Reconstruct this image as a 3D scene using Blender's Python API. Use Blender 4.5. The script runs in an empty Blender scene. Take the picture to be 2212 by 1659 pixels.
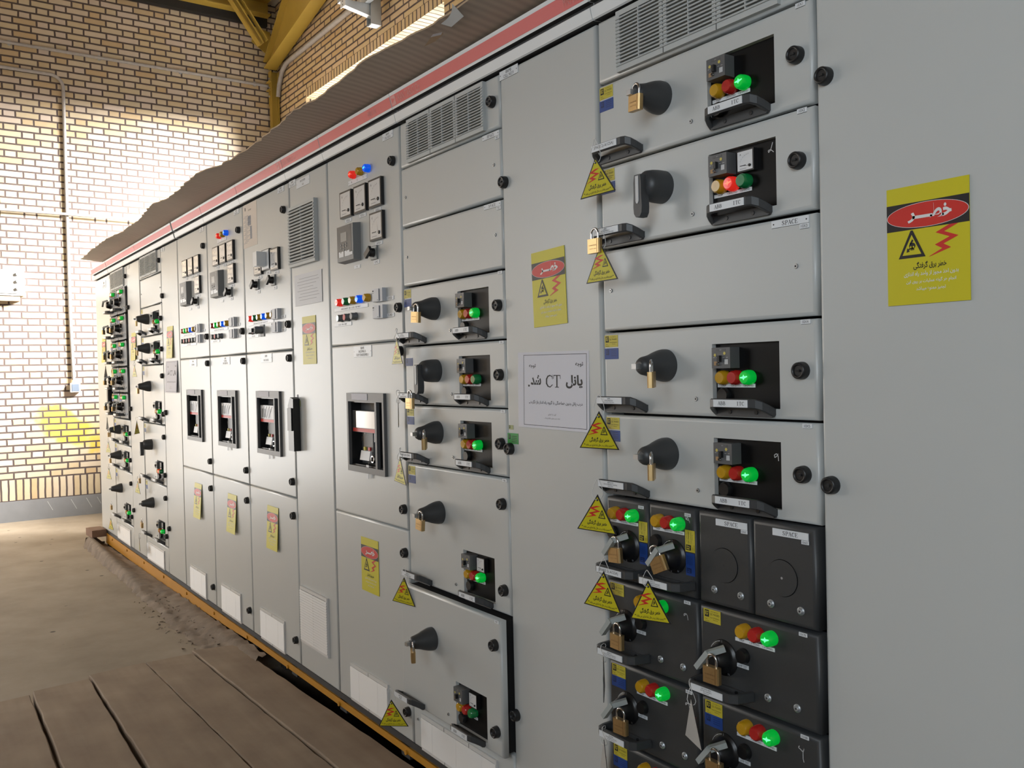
import bpy, math, random
from mathutils import Vector, Matrix, Euler
R = math.radians
S = bpy.context.scene
COL = S.collection
random.seed(7)

# ------------------------------------------------------------------ camera
cam = bpy.data.cameras.new('camera')
cam.sensor_width = 36.0
cam.lens = 1912.04 / 2212 * 36.0
cam.clip_start = 0.02
co = bpy.data.objects.new('camera', cam)
COL.objects.link(co)
rx = Vector((0.57091481, 0.82071009, -0.02216366))
uy = Vector((-0.00032252, 0.02721982, 0.99962942))
fw = Vector((-0.82100924, 0.57069609, -0.01580489))
M = Matrix((rx, uy, -fw)).transposed().to_4x4()
M.translation = Vector((0, -1.38114, 1.364))
co.matrix_world = M
S.camera = co

# ------------------------------------------------------------------ light
S.view_settings.view_transform = 'Standard'
S.view_settings.look = 'None'
S.view_settings.gamma = 1.0
S.view_settings.use_curve_mapping = False
S.view_settings.exposure = -0.05
W = bpy.data.worlds.new('sky')
S.world = W
W.use_nodes = True
bg = W.node_tree.nodes['Background']
bg.inputs[0].default_value = (0.86, 0.93, 1.0, 1)
bg.inputs[1].default_value = 2.2


def area(name, loc, target, sx, sy, power, color):
    l = bpy.data.lights.new(name, 'AREA')
    l.shape = 'RECTANGLE'
    l.size, l.size_y = sx, sy
    l.energy = power
    l.color = color
    o = bpy.data.objects.new(name, l)
    COL.objects.link(o)
    o.location = loc
    o.rotation_euler = (Vector(target) - Vector(loc)).to_track_quat('-Z', 'Y').to_euler()
    return o


# bright low sky outside the window behind the cabinets, falling on the far wall
area('daylight_behind_switchboard', (-5.5, 5.4, 5.4), (-9.8, 0.3, 1.9), 2.8, 2.4, 12500, (1.0, 0.97, 0.92))
# daylight at the open door and near window; the far lamp is added fill
area('daylight_open_door', (-9.86, -2.35, 1.2), (-6.0, -1.4, 1.1), 1.7, 2.1, 70, (1.0, 0.97, 0.93))
area('fill_light_front_far', (-5.5, -3.7, 2.3), (-5.5, 0, 2.3), 2.1, 1.5, 34, (1.0, 0.96, 0.9))  # added fill lamp for the far half, no known window there
area('daylight_front_window_near', (1.3, -3.7, 2.3), (0.3, 0, 2.0), 2.6, 1.5, 72, (0.80, 0.91, 1.0))


# ------------------------------------------------------------------ materials
MATS = {}


def mat(name, col, rough=0.5, metal=0.0, emit=0.0, noise=0.0, nscale=20.0, spec=0.5, coat=0.0, bump=0.0, trans=0.0, ecol=None):
    if name in MATS:
        return MATS[name]
    m = bpy.data.materials.new(name)
    m.use_nodes = True
    nt = m.node_tree
    b = nt.nodes['Principled BSDF']
    c = (col[0], col[1], col[2], 1)
    b.inputs['Base Color'].default_value = c
    b.inputs['Roughness'].default_value = rough
    b.inputs['Metallic'].default_value = metal
    b.inputs['Specular IOR Level'].default_value = spec
    b.inputs['Coat Weight'].default_value = coat
    b.inputs['Transmission Weight'].default_value = trans
    if emit:
        b.inputs['Emission Color'].default_value = (ecol or col)[:3] + (1,) if ecol else c
        b.inputs['Emission Strength'].default_value = emit
    if noise or bump:
        tc = nt.nodes.new('ShaderNodeTexCoord')
        n = nt.nodes.new('ShaderNodeTexNoise')
        n.inputs['Scale'].default_value = nscale
        n.inputs['Detail'].default_value = 6
        nt.links.new(tc.outputs['Object'], n.inputs['Vector'])
        if noise:
            mx = nt.nodes.new('ShaderNodeMix')
            mx.data_type = 'RGBA'
            mx.inputs[6].default_value = tuple(max(0, v * (1 - noise)) for v in col) + (1,)
            mx.inputs[7].default_value = tuple(min(1, v * (1 + noise)) for v in col) + (1,)
            nt.links.new(n.outputs['Fac'], mx.inputs[0])
            nt.links.new(mx.outputs[2], b.inputs['Base Color'])
        if bump:
            bp = nt.nodes.new('ShaderNodeBump')
            bp.inputs['Strength'].default_value = bump
            bp.inputs['Distance'].default_value = 0.004
            nt.links.new(n.outputs['Fac'], bp.inputs['Height'])
            nt.links.new(bp.outputs[0], b.inputs['Normal'])
    MATS[name] = m
    return m


GREY = mat('light_grey_paint', (0.52, 0.535, 0.525), 0.33, noise=0.02, nscale=3)
FASC = mat('white_fascia_paint', (0.66, 0.68, 0.69), 0.4)
RED = mat('red_fascia_tape', (0.60, 0.045, 0.04), 0.4)
REDT = mat('pale_print_on_red', (0.62, 0.22, 0.20), 0.5)
DARK = mat('dark_gap', (0.012, 0.012, 0.013), 0.7)
SEAL = mat('dark_grey_seal', (0.035, 0.037, 0.040), 0.6)
VENT = mat('grey_vent_plastic', (0.47, 0.49, 0.485), 0.5)
SHADEV = mat('vent_shade_backing', (0.10, 0.10, 0.10), 0.8)  # dark backing carries the shade behind the vent slots in its colour
BOTV = mat('white_louvre_plastic', (0.64, 0.63, 0.615), 0.55)
CHAR = mat('charcoal_plastic', (0.045, 0.047, 0.050), 0.42, noise=0.06, nscale=60)
CHARL = mat('charcoal_module_front', (0.040, 0.042, 0.044), 0.45, noise=0.05, nscale=40)
BLK = mat('black_plastic', (0.010, 0.010, 0.011), 0.35)
INST = mat('black_instrument_plate', (0.004, 0.004, 0.0045), 0.4, spec=0.2)
KNOBM = mat('black_lock_knob', (0.013, 0.013, 0.014), 0.4)
WHT = mat('white_label_plate', (0.72, 0.75, 0.78), 0.35)
PAPER = mat('white_paper', (0.70, 0.70, 0.76), 0.7)
PAPW = mat('warm_white_paper', (0.68, 0.60, 0.52), 0.7)
INK = mat('black_print', (0.008, 0.008, 0.010), 0.6)
INKG = mat('grey_print', (0.22, 0.23, 0.26), 0.6)
YEL = mat('yellow_sign', (0.60, 0.53, 0.012), 0.45)
SIGNBLK = mat('sign_black', (0.016, 0.015, 0.017), 0.45)
SIGNRED = mat('sign_red', (0.60, 0.028, 0.020), 0.45)
SIGNWHT = mat('sign_white', (0.74, 0.74, 0.74), 0.45)
TAGBACK = mat('grey_tag_back', (0.42, 0.42, 0.41), 0.5)
STY = mat('yellow_sticker', (0.55, 0.46, 0.035), 0.5)
STB = mat('blue_sticker', (0.012, 0.055, 0.26), 0.5)
STBD = mat('blue_sticker_print', (0.006, 0.02, 0.09), 0.5)
STG = mat('green_sticker', (0.015, 0.28, 0.045), 0.5)
STO = mat('olive_label', (0.35, 0.38, 0.16), 0.5)
BRASS = mat('brass', (0.60, 0.42, 0.20), 0.36, 0.9, noise=0.12, nscale=90)
BRASSL = mat('brass_print', (0.30, 0.19, 0.09), 0.45, 0.8)
CHROME = mat('chrome_steel', (0.62, 0.62, 0.63), 0.22, 1.0)
STEEL = mat('brushed_steel', (0.45, 0.46, 0.47), 0.38, 0.9)
GALV = mat('galvanised_steel', (0.50, 0.53, 0.56), 0.42, 0.65, noise=0.12, nscale=12)
TAB = mat('light_grey_lever', (0.36, 0.39, 0.38), 0.45)
WIRE = mat('white_tie_wire', (0.66, 0.66, 0.66), 0.5)
LAY = mat('lamp_yellow', (0.55, 0.30, 0.012), 0.22, coat=0.5)
LAR = mat('lamp_red', (0.48, 0.018, 0.015), 0.22, coat=0.5)
LAG = mat('lamp_green', (0.008, 0.20, 0.055), 0.22, coat=0.5)
LAB = mat('lamp_blue', (0.010, 0.06, 0.45), 0.22, coat=0.5)
LGRY = mat('grey_button', (0.12, 0.13, 0.13), 0.4)
LGO = mat('lamp_green_lit', (0.0, 0.42, 0.05), 0.22, emit=0.28, ecol=(0.0, 0.8, 0.06), coat=0.5)
LRO = mat('lamp_red_lit', (0.6, 0.02, 0.012), 0.22, emit=0.45, ecol=(1.0, 0.03, 0.02), coat=0.5)
LBO = mat('lamp_blue_lit', (0.0, 0.06, 0.6), 0.22, emit=0.5, ecol=(0.0, 0.13, 1.0), coat=0.5)
HOTG = mat('lamp_green_core', (0.1, 0.9, 0.25), 0.3, emit=1.6, ecol=(0.12, 1.0, 0.32))
HOTR = mat('lamp_red_core', (1.0, 0.2, 0.1), 0.3, emit=1.3, ecol=(1.0, 0.14, 0.08))
HOTB = mat('lamp_blue_core', (0.1, 0.6, 1.0), 0.3, emit=1.5, ecol=(0.05, 0.55, 1.0))
CBG = mat('breaker_grey', (0.11, 0.112, 0.115), 0.4)
CBF = mat('breaker_frame', (0.10, 0.10, 0.10), 0.45)
CBY = mat('breaker_yellow', (0.62, 0.52, 0.12), 0.5)
CBO = mat('breaker_tan', (0.40, 0.25, 0.12), 0.5)
CBW = mat('breaker_white', (0.55, 0.56, 0.57), 0.4)
DIAL = mat('meter_dial', (0.72, 0.73, 0.74), 0.18, coat=0.6)
RELG = mat('relay_grey', (0.20, 0.205, 0.205), 0.5)
RELD = mat('relay_face', (0.065, 0.066, 0.068), 0.4)
LCD = mat('relay_screen', (0.30, 0.31, 0.31), 0.3)
SCRN = mat('breaker_screen', (0.24, 0.23, 0.22), 0.12, 0.75)
MCB = mat('miniature_breaker', (0.50, 0.52, 0.56), 0.45)
YSTEEL = mat('mustard_steel_paint', (0.40, 0.27, 0.045), 0.5, noise=0.10, nscale=6)
YCHAN = mat('orange_yellow_channel_paint', (0.50, 0.23, 0.012), 0.5, noise=0.12, nscale=9)
STONE = mat('grey_stone_skirting', (0.20, 0.205, 0.215), 0.45, noise=0.15, nscale=7)
CEIL = mat('beige_ceiling_slab', (0.55, 0.49, 0.40), 0.8, noise=0.05, nscale=2)
SLIT = mat('ceiling_joint', (0.10, 0.08, 0.06), 0.9)
CARD = mat('brown_cardboard', (0.42, 0.36, 0.30), 0.85, noise=0.08, nscale=8)
CARDL = mat('torn_cardboard', (0.48, 0.36, 0.24), 0.9, noise=0.15, nscale=60)
PLASTER = mat('pale_plaster', (0.62, 0.60, 0.56), 0.85)
BOXW = mat('white_enamel_box', (0.70, 0.72, 0.73), 0.35)
DUSTY = mat('brown_brick', (0.20, 0.12, 0.08), 0.85, noise=0.2, nscale=30)
PIPE = mat('grey_conduit_paint', (0.36, 0.34, 0.33), 0.5, noise=0.25, nscale=25)


def nodes(m):
    return m.node_tree.nodes, m.node_tree.links


def brick_mat(name, axis, period, header, course, off0, z0, base, mortar_c, paint=False):
    """Flemish bond: one header and one stretcher per period, every second course shifted half a period."""
    m = bpy.data.materials.new(name)
    m.use_nodes = True
    N, L = nodes(m)
    b = N['Principled BSDF']
    b.inputs['Roughness'].default_value = 0.75
    geo = N.new('ShaderNodeNewGeometry')
    sep = N.new('ShaderNodeSeparateXYZ')
    L.new(geo.outputs['Position'], sep.inputs[0])

    def mt(op, a, bb=None, c=None):
        n = N.new('ShaderNodeMath')
        n.operation = op
        for i, v in enumerate((a, bb, c)):
            if v is None:
                continue
            if isinstance(v, (int, float)):
                n.inputs[i].default_value = v
            else:
                L.new(v, n.inputs[i])
        return n.outputs[0]
    nz = N.new('ShaderNodeTexNoise')
    nz.inputs['Scale'].default_value = 9
    L.new(geo.outputs['Position'], nz.inputs['Vector'])
    wob = mt('MULTIPLY', mt('SUBTRACT', nz.outputs['Fac'], 0.5), 0.010)
    U = mt('ADD', sep.outputs[axis], wob)
    Z = mt('ADD', sep.outputs[2], mt('MULTIPLY', wob, 0.5))
    rz = mt('DIVIDE', mt('SUBTRACT', Z, z0), course)
    row = mt('FLOOR', rz)
    fz = mt('MULTIPLY', mt('FRACT', rz), course)
    par = mt('MODULO', mt('ABSOLUTE', row), 2.0)
    ru = mt('DIVIDE', mt('ADD', mt('SUBTRACT', U, off0), mt('MULTIPLY', par, period / 2)), period)
    ci = mt('FLOOR', ru)
    fu = mt('MULTIPLY', mt('FRACT', ru), period)
    isS = mt('GREATER_THAN', fu, header)
    j = 0.0080
    d1 = mt('MINIMUM', fu, mt('ABSOLUTE', mt('SUBTRACT', fu, header)))
    d2 = mt('MINIMUM', d1, mt('SUBTRACT', period, fu))
    dz = mt('MINIMUM', fz, mt('SUBTRACT', course, fz))
    dist = mt('MINIMUM', d2, dz)
    br = N.new('ShaderNodeMapRange')
    br.interpolation_type = 'SMOOTHSTEP'
    br.inputs['From Min'].default_value = j - 0.0022
    br.inputs['From Max'].default_value = j + 0.0022
    L.new(dist, br.inputs['Value'])
    cid = N.new('ShaderNodeCombineXYZ')
    L.new(mt('ADD', mt('MULTIPLY', ci, 2.0), isS), cid.inputs[0])
    L.new(row, cid.inputs[1])
    wn = N.new('ShaderNodeTexWhiteNoise')
    wn.noise_dimensions = '3D'
    L.new(cid.outputs[0], wn.inputs['Vector'])
    ramp = N.new('ShaderNodeValToRGB')
    e = ramp.color_ramp.elements
    e[0].position, e[0].color = 0.0, base[0] + (1,)
    e[1].position, e[1].color = 1.0, base[3] + (1,)
    for p_, c_ in ((0.35, base[1]), (0.7, base[2])):
        k = ramp.color_ramp.elements.new(p_)
        k.color = c_ + (1,)
    L.new(wn.outputs['Value'], ramp.inputs[0])
    n2 = N.new('ShaderNodeTexNoise')
    n2.inputs['Scale'].default_value = 14
    n2.inputs['Detail'].default_value = 8
    L.new(geo.outputs['Position'], n2.inputs['Vector'])
    mxs = N.new('ShaderNodeMix')
    mxs.data_type = 'RGBA'
    mxs.blend_type = 'MULTIPLY'
    mxs.inputs[0].default_value = 0.45
    L.new(ramp.outputs[0], mxs.inputs[6])
    gr = N.new('ShaderNodeMapRange')
    gr.inputs['To Min'].default_value = 0.7
    gr.inputs['To Max'].default_value = 1.15
    L.new(n2.outputs['Fac'], gr.inputs['Value'])
    L.new(gr.outputs[0], mxs.inputs[7])
    colr = mxs.outputs[2]
    if paint:      # a patch of old yellow paint low on the wall
        y_ = mt('SUBTRACT', sep.outputs[1], 0.04)
        z_ = mt('SUBTRACT', sep.outputs[2], 0.88)
        zz = mt('ADD', z_, mt('MULTIPLY', y_, 0.45))
        r2 = mt('ADD', mt('POWER', mt('DIVIDE', y_, 0.36), 2.0), mt('POWER', mt('DIVIDE', zz, 0.19), 2.0))
        n3 = N.new('ShaderNodeTexNoise')
        n3.inputs['Scale'].default_value = 7
        n3.inputs['Detail'].default_value = 3
        L.new(geo.outputs['Position'], n3.inputs['Vector'])
        rr = mt('ADD', r2, mt('MULTIPLY', mt('SUBTRACT', n3.outputs['Fac'], 0.5), 2.2))
        mk = N.new('ShaderNodeMapRange')
        mk.interpolation_type = 'SMOOTHSTEP'
        mk.inputs['From Min'].default_value = 1.15
        mk.inputs['From Max'].default_value = 0.35
        L.new(rr, mk.inputs['Value'])
        mp = N.new('ShaderNodeMix')
        mp.data_type = 'RGBA'
        L.new(mt('MULTIPLY', mk.outputs[0], 0.85), mp.inputs[0])
        L.new(colr, mp.inputs[6])
        mp.inputs[7].default_value = (0.62, 0.40, 0.02, 1)
        colr = mp.outputs[2]
    mm = N.new('ShaderNodeMix')
    mm.data_type = 'RGBA'
    L.new(br.outputs[0], mm.inputs[0])
    mm.inputs[6].default_value = mortar_c + (1,)
    L.new(colr, mm.inputs[7])
    L.new(mm.outputs[2], b.inputs['Base Color'])
    bp = N.new('ShaderNodeBump')
    bp.inputs['Strength'].default_value = 0.6
    bp.inputs['Distance'].default_value = 0.006
    L.new(br.outputs[0], bp.inputs['Height'])
    L.new(bp.outputs[0], b.inputs['Normal'])
    return m


BC = ((0.48, 0.35, 0.20), (0.51, 0.42, 0.28), (0.54, 0.45, 0.33), (0.53, 0.44, 0.37))
BCR = ((0.52, 0.35, 0.17), (0.55, 0.41, 0.22), (0.57, 0.42, 0.25), (0.53, 0.37, 0.23))
MORT = (0.070, 0.050, 0.046)
BRL = brick_mat('yellow_brick_far_wall', 1, 0.316, 0.106, 0.065, -0.4715, 0.41, BC, MORT, True)
BRB = brick_mat('yellow_brick_back_wall', 0, 0.507, 0.157, 0.0615, -9.702, 4.569, BCR, MORT)
SOLL = brick_mat('soldier_course_far_wall', 1, 0.1266, 0.0633, 0.214, -0.584, 0.1975, BC, MORT)
SOLB = brick_mat('soldier_course_back_wall', 0, 0.136, 0.068, 0.30, -8.977, 4.10, BCR, MORT)


def floor_mat(name, c1, c2, c3, scale, spots=True):
    m = bpy.data.materials.new(name)
    m.use_nodes = True
    N, L = nodes(m)
    b = N['Principled BSDF']
    b.inputs['Roughness'].default_value = 0.85
    geo = N.new('ShaderNodeNewGeometry')
    n = N.new('ShaderNodeTexNoise')
    n.inputs['Scale'].default_value = scale
    n.inputs['Detail'].default_value = 8
    n.inputs['Roughness'].default_value = 0.6
    L.new(geo.outputs['Position'], n.inputs['Vector'])
    rp = N.new('ShaderNodeValToRGB')
    e = rp.color_ramp.elements
    e[0].position, e[0].color = 0.3, c1 + (1,)
    e[1].position, e[1].color = 0.72, c3 + (1,)
    k = rp.color_ramp.elements.new(0.5)
    k.color = c2 + (1,)
    L.new(n.outputs['Fac'], rp.inputs[0])
    last = rp.outputs[0]
    if spots:
        v = N.new('ShaderNodeTexVoronoi')
        v.inputs['Scale'].default_value = 4.5
        L.new(geo.outputs['Position'], v.inputs['Vector'])
        mr = N.new('ShaderNodeMapRange')
        mr.inputs['From Min'].default_value = 0.045
        mr.inputs['From Max'].default_value = 0.075
        L.new(v.outputs['Distance'], mr.inputs['Value'])
        mx = N.new('ShaderNodeMix')
        mx.data_type = 'RGBA'
        L.new(mr.outputs[0], mx.inputs[0])
        mx.inputs[6].default_value = tuple(x * 0.3 for x in c1) + (1,)
        L.new(last, mx.inputs[7])
        last = mx.outputs[2]
    L.new(last, b.inputs['Base Color'])
    bp = N.new('ShaderNodeBump')
    bp.inputs['Strength'].default_value = 0.35
    bp.inputs['Distance'].default_value = 0.01
    L.new(n.outputs['Fac'], bp.inputs['Height'])
    L.new(bp.outputs[0], b.inputs['Normal'])
    return m


FLOOR = floor_mat('dusty_concrete', (0.235, 0.19, 0.14), (0.29, 0.24, 0.18), (0.34, 0.285, 0.22), 2.6)
RUBBLE = floor_mat('broken_screed', (0.13, 0.10, 0.075), (0.20, 0.155, 0.115), (0.27, 0.215, 0.165), 9.0, False)


def wood_mat():
    m = bpy.data.materials.new('dusty_plank_wood')
    m.use_nodes = True
    N, L = nodes(m)
    b = N['Principled BSDF']
    b.inputs['Roughness'].default_value = 0.8
    tc = N.new('ShaderNodeTexCoord')
    mp = N.new('ShaderNodeMapping')
    mp.inputs['Scale'].default_value = (1.2, 14, 14)
    L.new(tc.outputs['Object'], mp.inputs[0])
    n = N.new('ShaderNodeTexNoise')
    n.inputs['Scale'].default_value = 1.6
    n.inputs['Detail'].default_value = 7
    L.new(mp.outputs[0], n.inputs['Vector'])
    n2 = N.new('ShaderNodeTexNoise')
    n2.inputs['Scale'].default_value = 5
    n2.inputs['Detail'].default_value = 6
    L.new(tc.outputs['Object'], n2.inputs['Vector'])
    ad = N.new('ShaderNodeMath')
    ad.operation = 'MULTIPLY_ADD'
    L.new(n.outputs['Fac'], ad.inputs[0])
    ad.inputs[1].default_value = 0.35
    ad2 = N.new('ShaderNodeMath')
    ad2.operation = 'MULTIPLY'
    L.new(n2.outputs['Fac'], ad2.inputs[0])
    ad2.inputs[1].default_value = 0.65
    L.new(ad2.outputs[0], ad.inputs[2])
    rp = N.new('ShaderNodeValToRGB')
    e = rp.color_ramp.elements
    e[0].position, e[0].color = 0.32, (0.21, 0.150, 0.104, 1)
    e[1].position, e[1].color = 0.66, (0.32, 0.245, 0.175, 1)
    L.new(ad.outputs[0], rp.inputs[0])
    L.new(rp.outputs[0], b.inputs['Base Color'])
    return m


WOOD = wood_mat()


def corrugate(m):
    N, L = nodes(m)
    b = N['Principled BSDF']
    src = b.inputs['Base Color'].links[0].from_socket
    geo = N.new('ShaderNodeNewGeometry')
    w = N.new('ShaderNodeTexWave')
    w.inputs['Scale'].default_value = 9
    w.inputs['Distortion'].default_value = 1.5
    w.inputs['Detail'].default_value = 2
    L.new(geo.outputs['Position'], w.inputs['Vector'])
    mr = N.new('ShaderNodeMapRange')
    mr.inputs['To Min'].default_value = 0.88
    mr.inputs['To Max'].default_value = 1.06
    L.new(w.outputs['Fac'], mr.inputs['Value'])
    mx = N.new('ShaderNodeMix')
    mx.data_type = 'RGBA'
    mx.blend_type = 'MULTIPLY'
    mx.inputs[0].default_value = 1.0
    L.new(src, mx.inputs[6])
    L.new(mr.outputs[0], mx.inputs[7])
    L.new(mx.outputs[2], b.inputs['Base Color'])


corrugate(CARD)

# ------------------------------------------------------------------ mesh builder
TCACHE = {}


def text_geo(s, bold=0.0):
    k = (s, bold)
    if k not in TCACHE:
        c = bpy.data.curves.new('t', 'FONT')
        c.body = s
        c.resolution_u = 3 if len(s) < 12 else 2
        c.offset = bold
        o = bpy.data.objects.new('t', c)
        COL.objects.link(o)
        bpy.context.view_layer.update()
        me = bpy.data.meshes.new_from_object(o.evaluated_get(bpy.context.evaluated_depsgraph_get()))
        vs = [(v.co.x, v.co.y) for v in me.vertices]
        fs = [tuple(p.vertices) for p in me.polygons]
        bpy.data.objects.remove(o)
        bpy.data.curves.remove(c)
        bpy.data.meshes.remove(me)
        TCACHE[k] = (vs, fs)
    return TCACHE[k]


class MB:
    def __init__(s):
        s.v, s.f, s.m, s.sm, s.mats = [], [], [], [], []
        s.off = Vector((0, 0, 0))

    def mi(s, m):
        if m not in s.mats:
            s.mats.append(m)
        return s.mats.index(m)

    def add(s, vs, fs, m, smooth=False):
        n = len(s.v)
        s.v += [tuple(Vector(v) + s.off) for v in vs]
        i = s.mi(m)
        for f in fs:
            s.f.append(tuple(n + k for k in f))
            s.m.append(i)
            s.sm.append(smooth)

    def box(s, x0, x1, y0, y1, z0, z1, m):
        s.add([(x0, y0, z0), (x1, y0, z0), (x1, y1, z0), (x0, y1, z0), (x0, y0, z1), (x1, y0, z1), (x1, y1, z1), (x0, y1, z1)],
              [(0, 1, 5, 4), (1, 2, 6, 5), (2, 3, 7, 6), (3, 0, 4, 7), (4, 5, 6, 7), (3, 2, 1, 0)], m)

    def plate(s, x0, x1, z0, z1, y0, y1, m, r=0.006, hole=None):
        """Sheet metal front at y0 with rolled edges of radius r back to y1; hole = (x0,x1,z0,z1)."""
        loops = []
        for k in range(4):
            a = k / 3 * math.pi / 2
            ins = r * (1 - math.sin(a))
            y = y0 + r * (1 - math.cos(a))
            loops.append((ins, y))
        loops.append((0, y1))
        vs, fs = [], []
        for ins, y in loops:
            ins2 = ins if y < y1 else 0
            vs += [(x0 + ins2, y, z0 + ins2), (x1 - ins2, y, z0 + ins2), (x1 - ins2, y, z1 - ins2), (x0 + ins2, y, z1 - ins2)]
        for k in range(len(loops) - 1):
            for i in range(4):
                j = (i + 1) % 4
                fs.append((k * 4 + i, (k + 1) * 4 + i, (k + 1) * 4 + j, k * 4 + j))
        s.add(vs, fs, m, True)
        a = [(x0 + r, y0, z0 + r), (x1 - r, y0, z0 + r), (x1 - r, y0, z1 - r), (x0 + r, y0, z1 - r)]
        if not hole:
            s.add(a, [(0, 1, 2, 3)], m)
        else:
            h0, h1, g0, g1 = hole
            b = [(h0, y0, g0), (h1, y0, g0), (h1, y0, g1), (h0, y0, g1)]
            c = [(h0, y0 + 0.012, g0), (h1, y0 + 0.012, g0), (h1, y0 + 0.012, g1), (h0, y0 + 0.012, g1)]
            s.add(a + b + c, [(0, 1, 5, 4), (1, 2, 6, 5), (2, 3, 7, 6), (3, 0, 4, 7),
                              (4, 5, 9, 8), (5, 6, 10, 9), (6, 7, 11, 10), (7, 4, 8, 11)], m)

    def flat(s, pts, y, m):
        """Polygon (x,z) lying in a plane y, seen from -Y."""
        s.add([(p[0], y, p[1]) for p in pts], [tuple(range(len(pts)))], m)

    def rect(s, x0, x1, z0, z1, y, m):
        s.flat([(x0, z0), (x1, z0), (x1, z1), (x0, z1)], y, m)

    def ell(s, cx, cz, a, b, y, m, n=32, ang=0.0):
        s.flat([(cx + a * math.cos(t) * math.cos(ang) - b * math.sin(t) * math.sin(ang),
                 cz + a * math.cos(t) * math.sin(ang) + b * math.sin(t) * math.cos(ang))
                for t in (2 * math.pi * k / n for k in range(n))], y, m)

    def prism(s, pts, y0, y1, m):
        n = len(pts)
        vs = [(p[0], y0, p[1]) for p in pts] + [(p[0], y1, p[1]) for p in pts]
        fs = [tuple(range(n)), tuple(range(2 * n - 1, n - 1, -1))]
        for i in range(n):
            j = (i + 1) % n
            fs.append((i, n + i, n + j, j))
        s.add(vs, fs, m)

    def lathe(s, cx, cz, prof, m, n=24, capm=None):
        """Profile of (radius, y) revolved about the y axis through (cx, cz); rises towards -Y."""
        vs, fs = [], []
        for r, y in prof:
            for k in range(n):
                a = 2 * math.pi * k / n
                vs.append((cx + r * math.cos(a), y, cz + r * math.sin(a)))
        for i in range(len(prof) - 1):
            for k in range(n):
                j = (k + 1) % n
                fs.append((i * n + k, i * n + j, (i + 1) * n + j, (i + 1) * n + k))
        s.add(vs, fs, m, True)
        s.add(vs[-n:], [tuple(range(n))], capm or m)

    def tube(s, pts, r, m, n=8, cap=True):
        pts = [Vector(p) for p in pts]
        vs, fs = [], []
        up = Vector((0.123, 0.456, 0.88)).normalized()
        for i, p in enumerate(pts):
            t = (pts[min(i + 1, len(pts) - 1)] - pts[max(i - 1, 0)]).normalized()
            a = t.cross(up)
            if a.length < 1e-3:
                a = t.cross(Vector((1, 0, 0)))
            a.normalize()
            b = t.cross(a)
            rr = r[i] if isinstance(r, (list, tuple)) else r
            for k in range(n):
                th = 2 * math.pi * k / n
                vs.append(tuple(p + a * math.cos(th) * rr + b * math.sin(th) * rr))
        for i in range(len(pts) - 1):
            for k in range(n):
                j = (k + 1) % n
                fs.append((i * n + k, i * n + j, (i + 1) * n + j, (i + 1) * n + k))
        s.add(vs, fs, m, True)
        if cap:
            s.add(vs[:n], [tuple(range(n))], m)
            s.add(vs[-n:], [tuple(range(n))], m)

    def bar(s, p, q, w, h, m, upv=(0, 0, 1)):
        """Rectangular bar from p to q, w wide and h high."""
        p, q = Vector(p), Vector(q)
        t = (q - p).normalized()
        a = t.cross(Vector(upv)).normalized() * w / 2
        b = a.cross(t).normalized() * h / 2
        vs = [tuple(c + x + y) for c in (p, q) for x, y in ((-a, -b), (a, -b), (a, b), (-a, b))]
        s.add(vs, [(0, 1, 2, 3), (7, 6, 5, 4), (0, 4, 5, 1), (1, 5, 6, 2), (2, 6, 7, 3), (3, 7, 4, 0)], m)

    def text(s, t, cx, cz, h, y, m, w=None, bold=0.0, align='c', rot=0):
        """Text of cap height h (or squeezed to width w) centred on (cx, cz)."""
        vs, fs = text_geo(t, bold)
        if not vs:
            return
        x0, x1 = min(v[0] for v in vs), max(v[0] for v in vs)
        y0, y1 = min(v[1] for v in vs), max(v[1] for v in vs)
        sy = h / max(y1 - y0, 1e-6)
        sx = sy if w is None else w / max(x1 - x0, 1e-6)
        ox = {'c': (x0 + x1) / 2, 'l': x0, 'r': x1}[align]
        oy = (y0 + y1) / 2
        c_, s_ = math.cos(rot), math.sin(rot)
        pv = []
        for a, b in vs:
            p, q = (a - ox) * sx, (b - oy) * sy
            pv.append((cx + p * c_ - q * s_, y, cz + p * s_ + q * c_))
        s.add(pv, fs, m)

    def build(s, name, parent=None, loc=(0, 0, 0), rot=(0, 0, 0)):
        return link(name, s.mesh(name), parent, loc, rot)

    def mesh(s, name):
        me = bpy.data.meshes.new(name)
        me.from_pydata(s.v, [], s.f)
        for m in s.mats:
            me.materials.append(m)
        me.polygons.foreach_set('material_index', s.m)
        me.polygons.foreach_set('use_smooth', s.sm)
        me.update()
        return me


def link(name, me, parent=None, loc=(0, 0, 0), rot=(0, 0, 0)):
    o = bpy.data.objects.new(name, me)
    COL.objects.link(o)
    o.location = loc
    o.rotation_euler = rot
    if parent:
        o.parent = parent
    return o


PC = {}


def part(parent, name, key, fn, loc=(0, 0, 0), rot=(0, 0, 0), label=None):
    """A part as an object of its own; parts alike share one mesh."""
    if key not in PC:
        b = MB()
        fn(b)
        PC[key] = b.mesh(name)
    o = link(name, PC[key], parent, loc, rot)
    if label:
        o['label'] = label
    return o


def tag(o, label, cat, group=None):
    o['label'] = label
    o['category'] = cat
    if group:
        o['group'] = group
    return o


def thing(name, label, cat, loc=(0, 0, 0), rot=(0, 0, 0), group=None):
    return tag(link(name, None, None, loc, rot), label, cat, group)


def struct(b, name):
    o = b.build(name)
    o['kind'] = 'structure'
    return o


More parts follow.
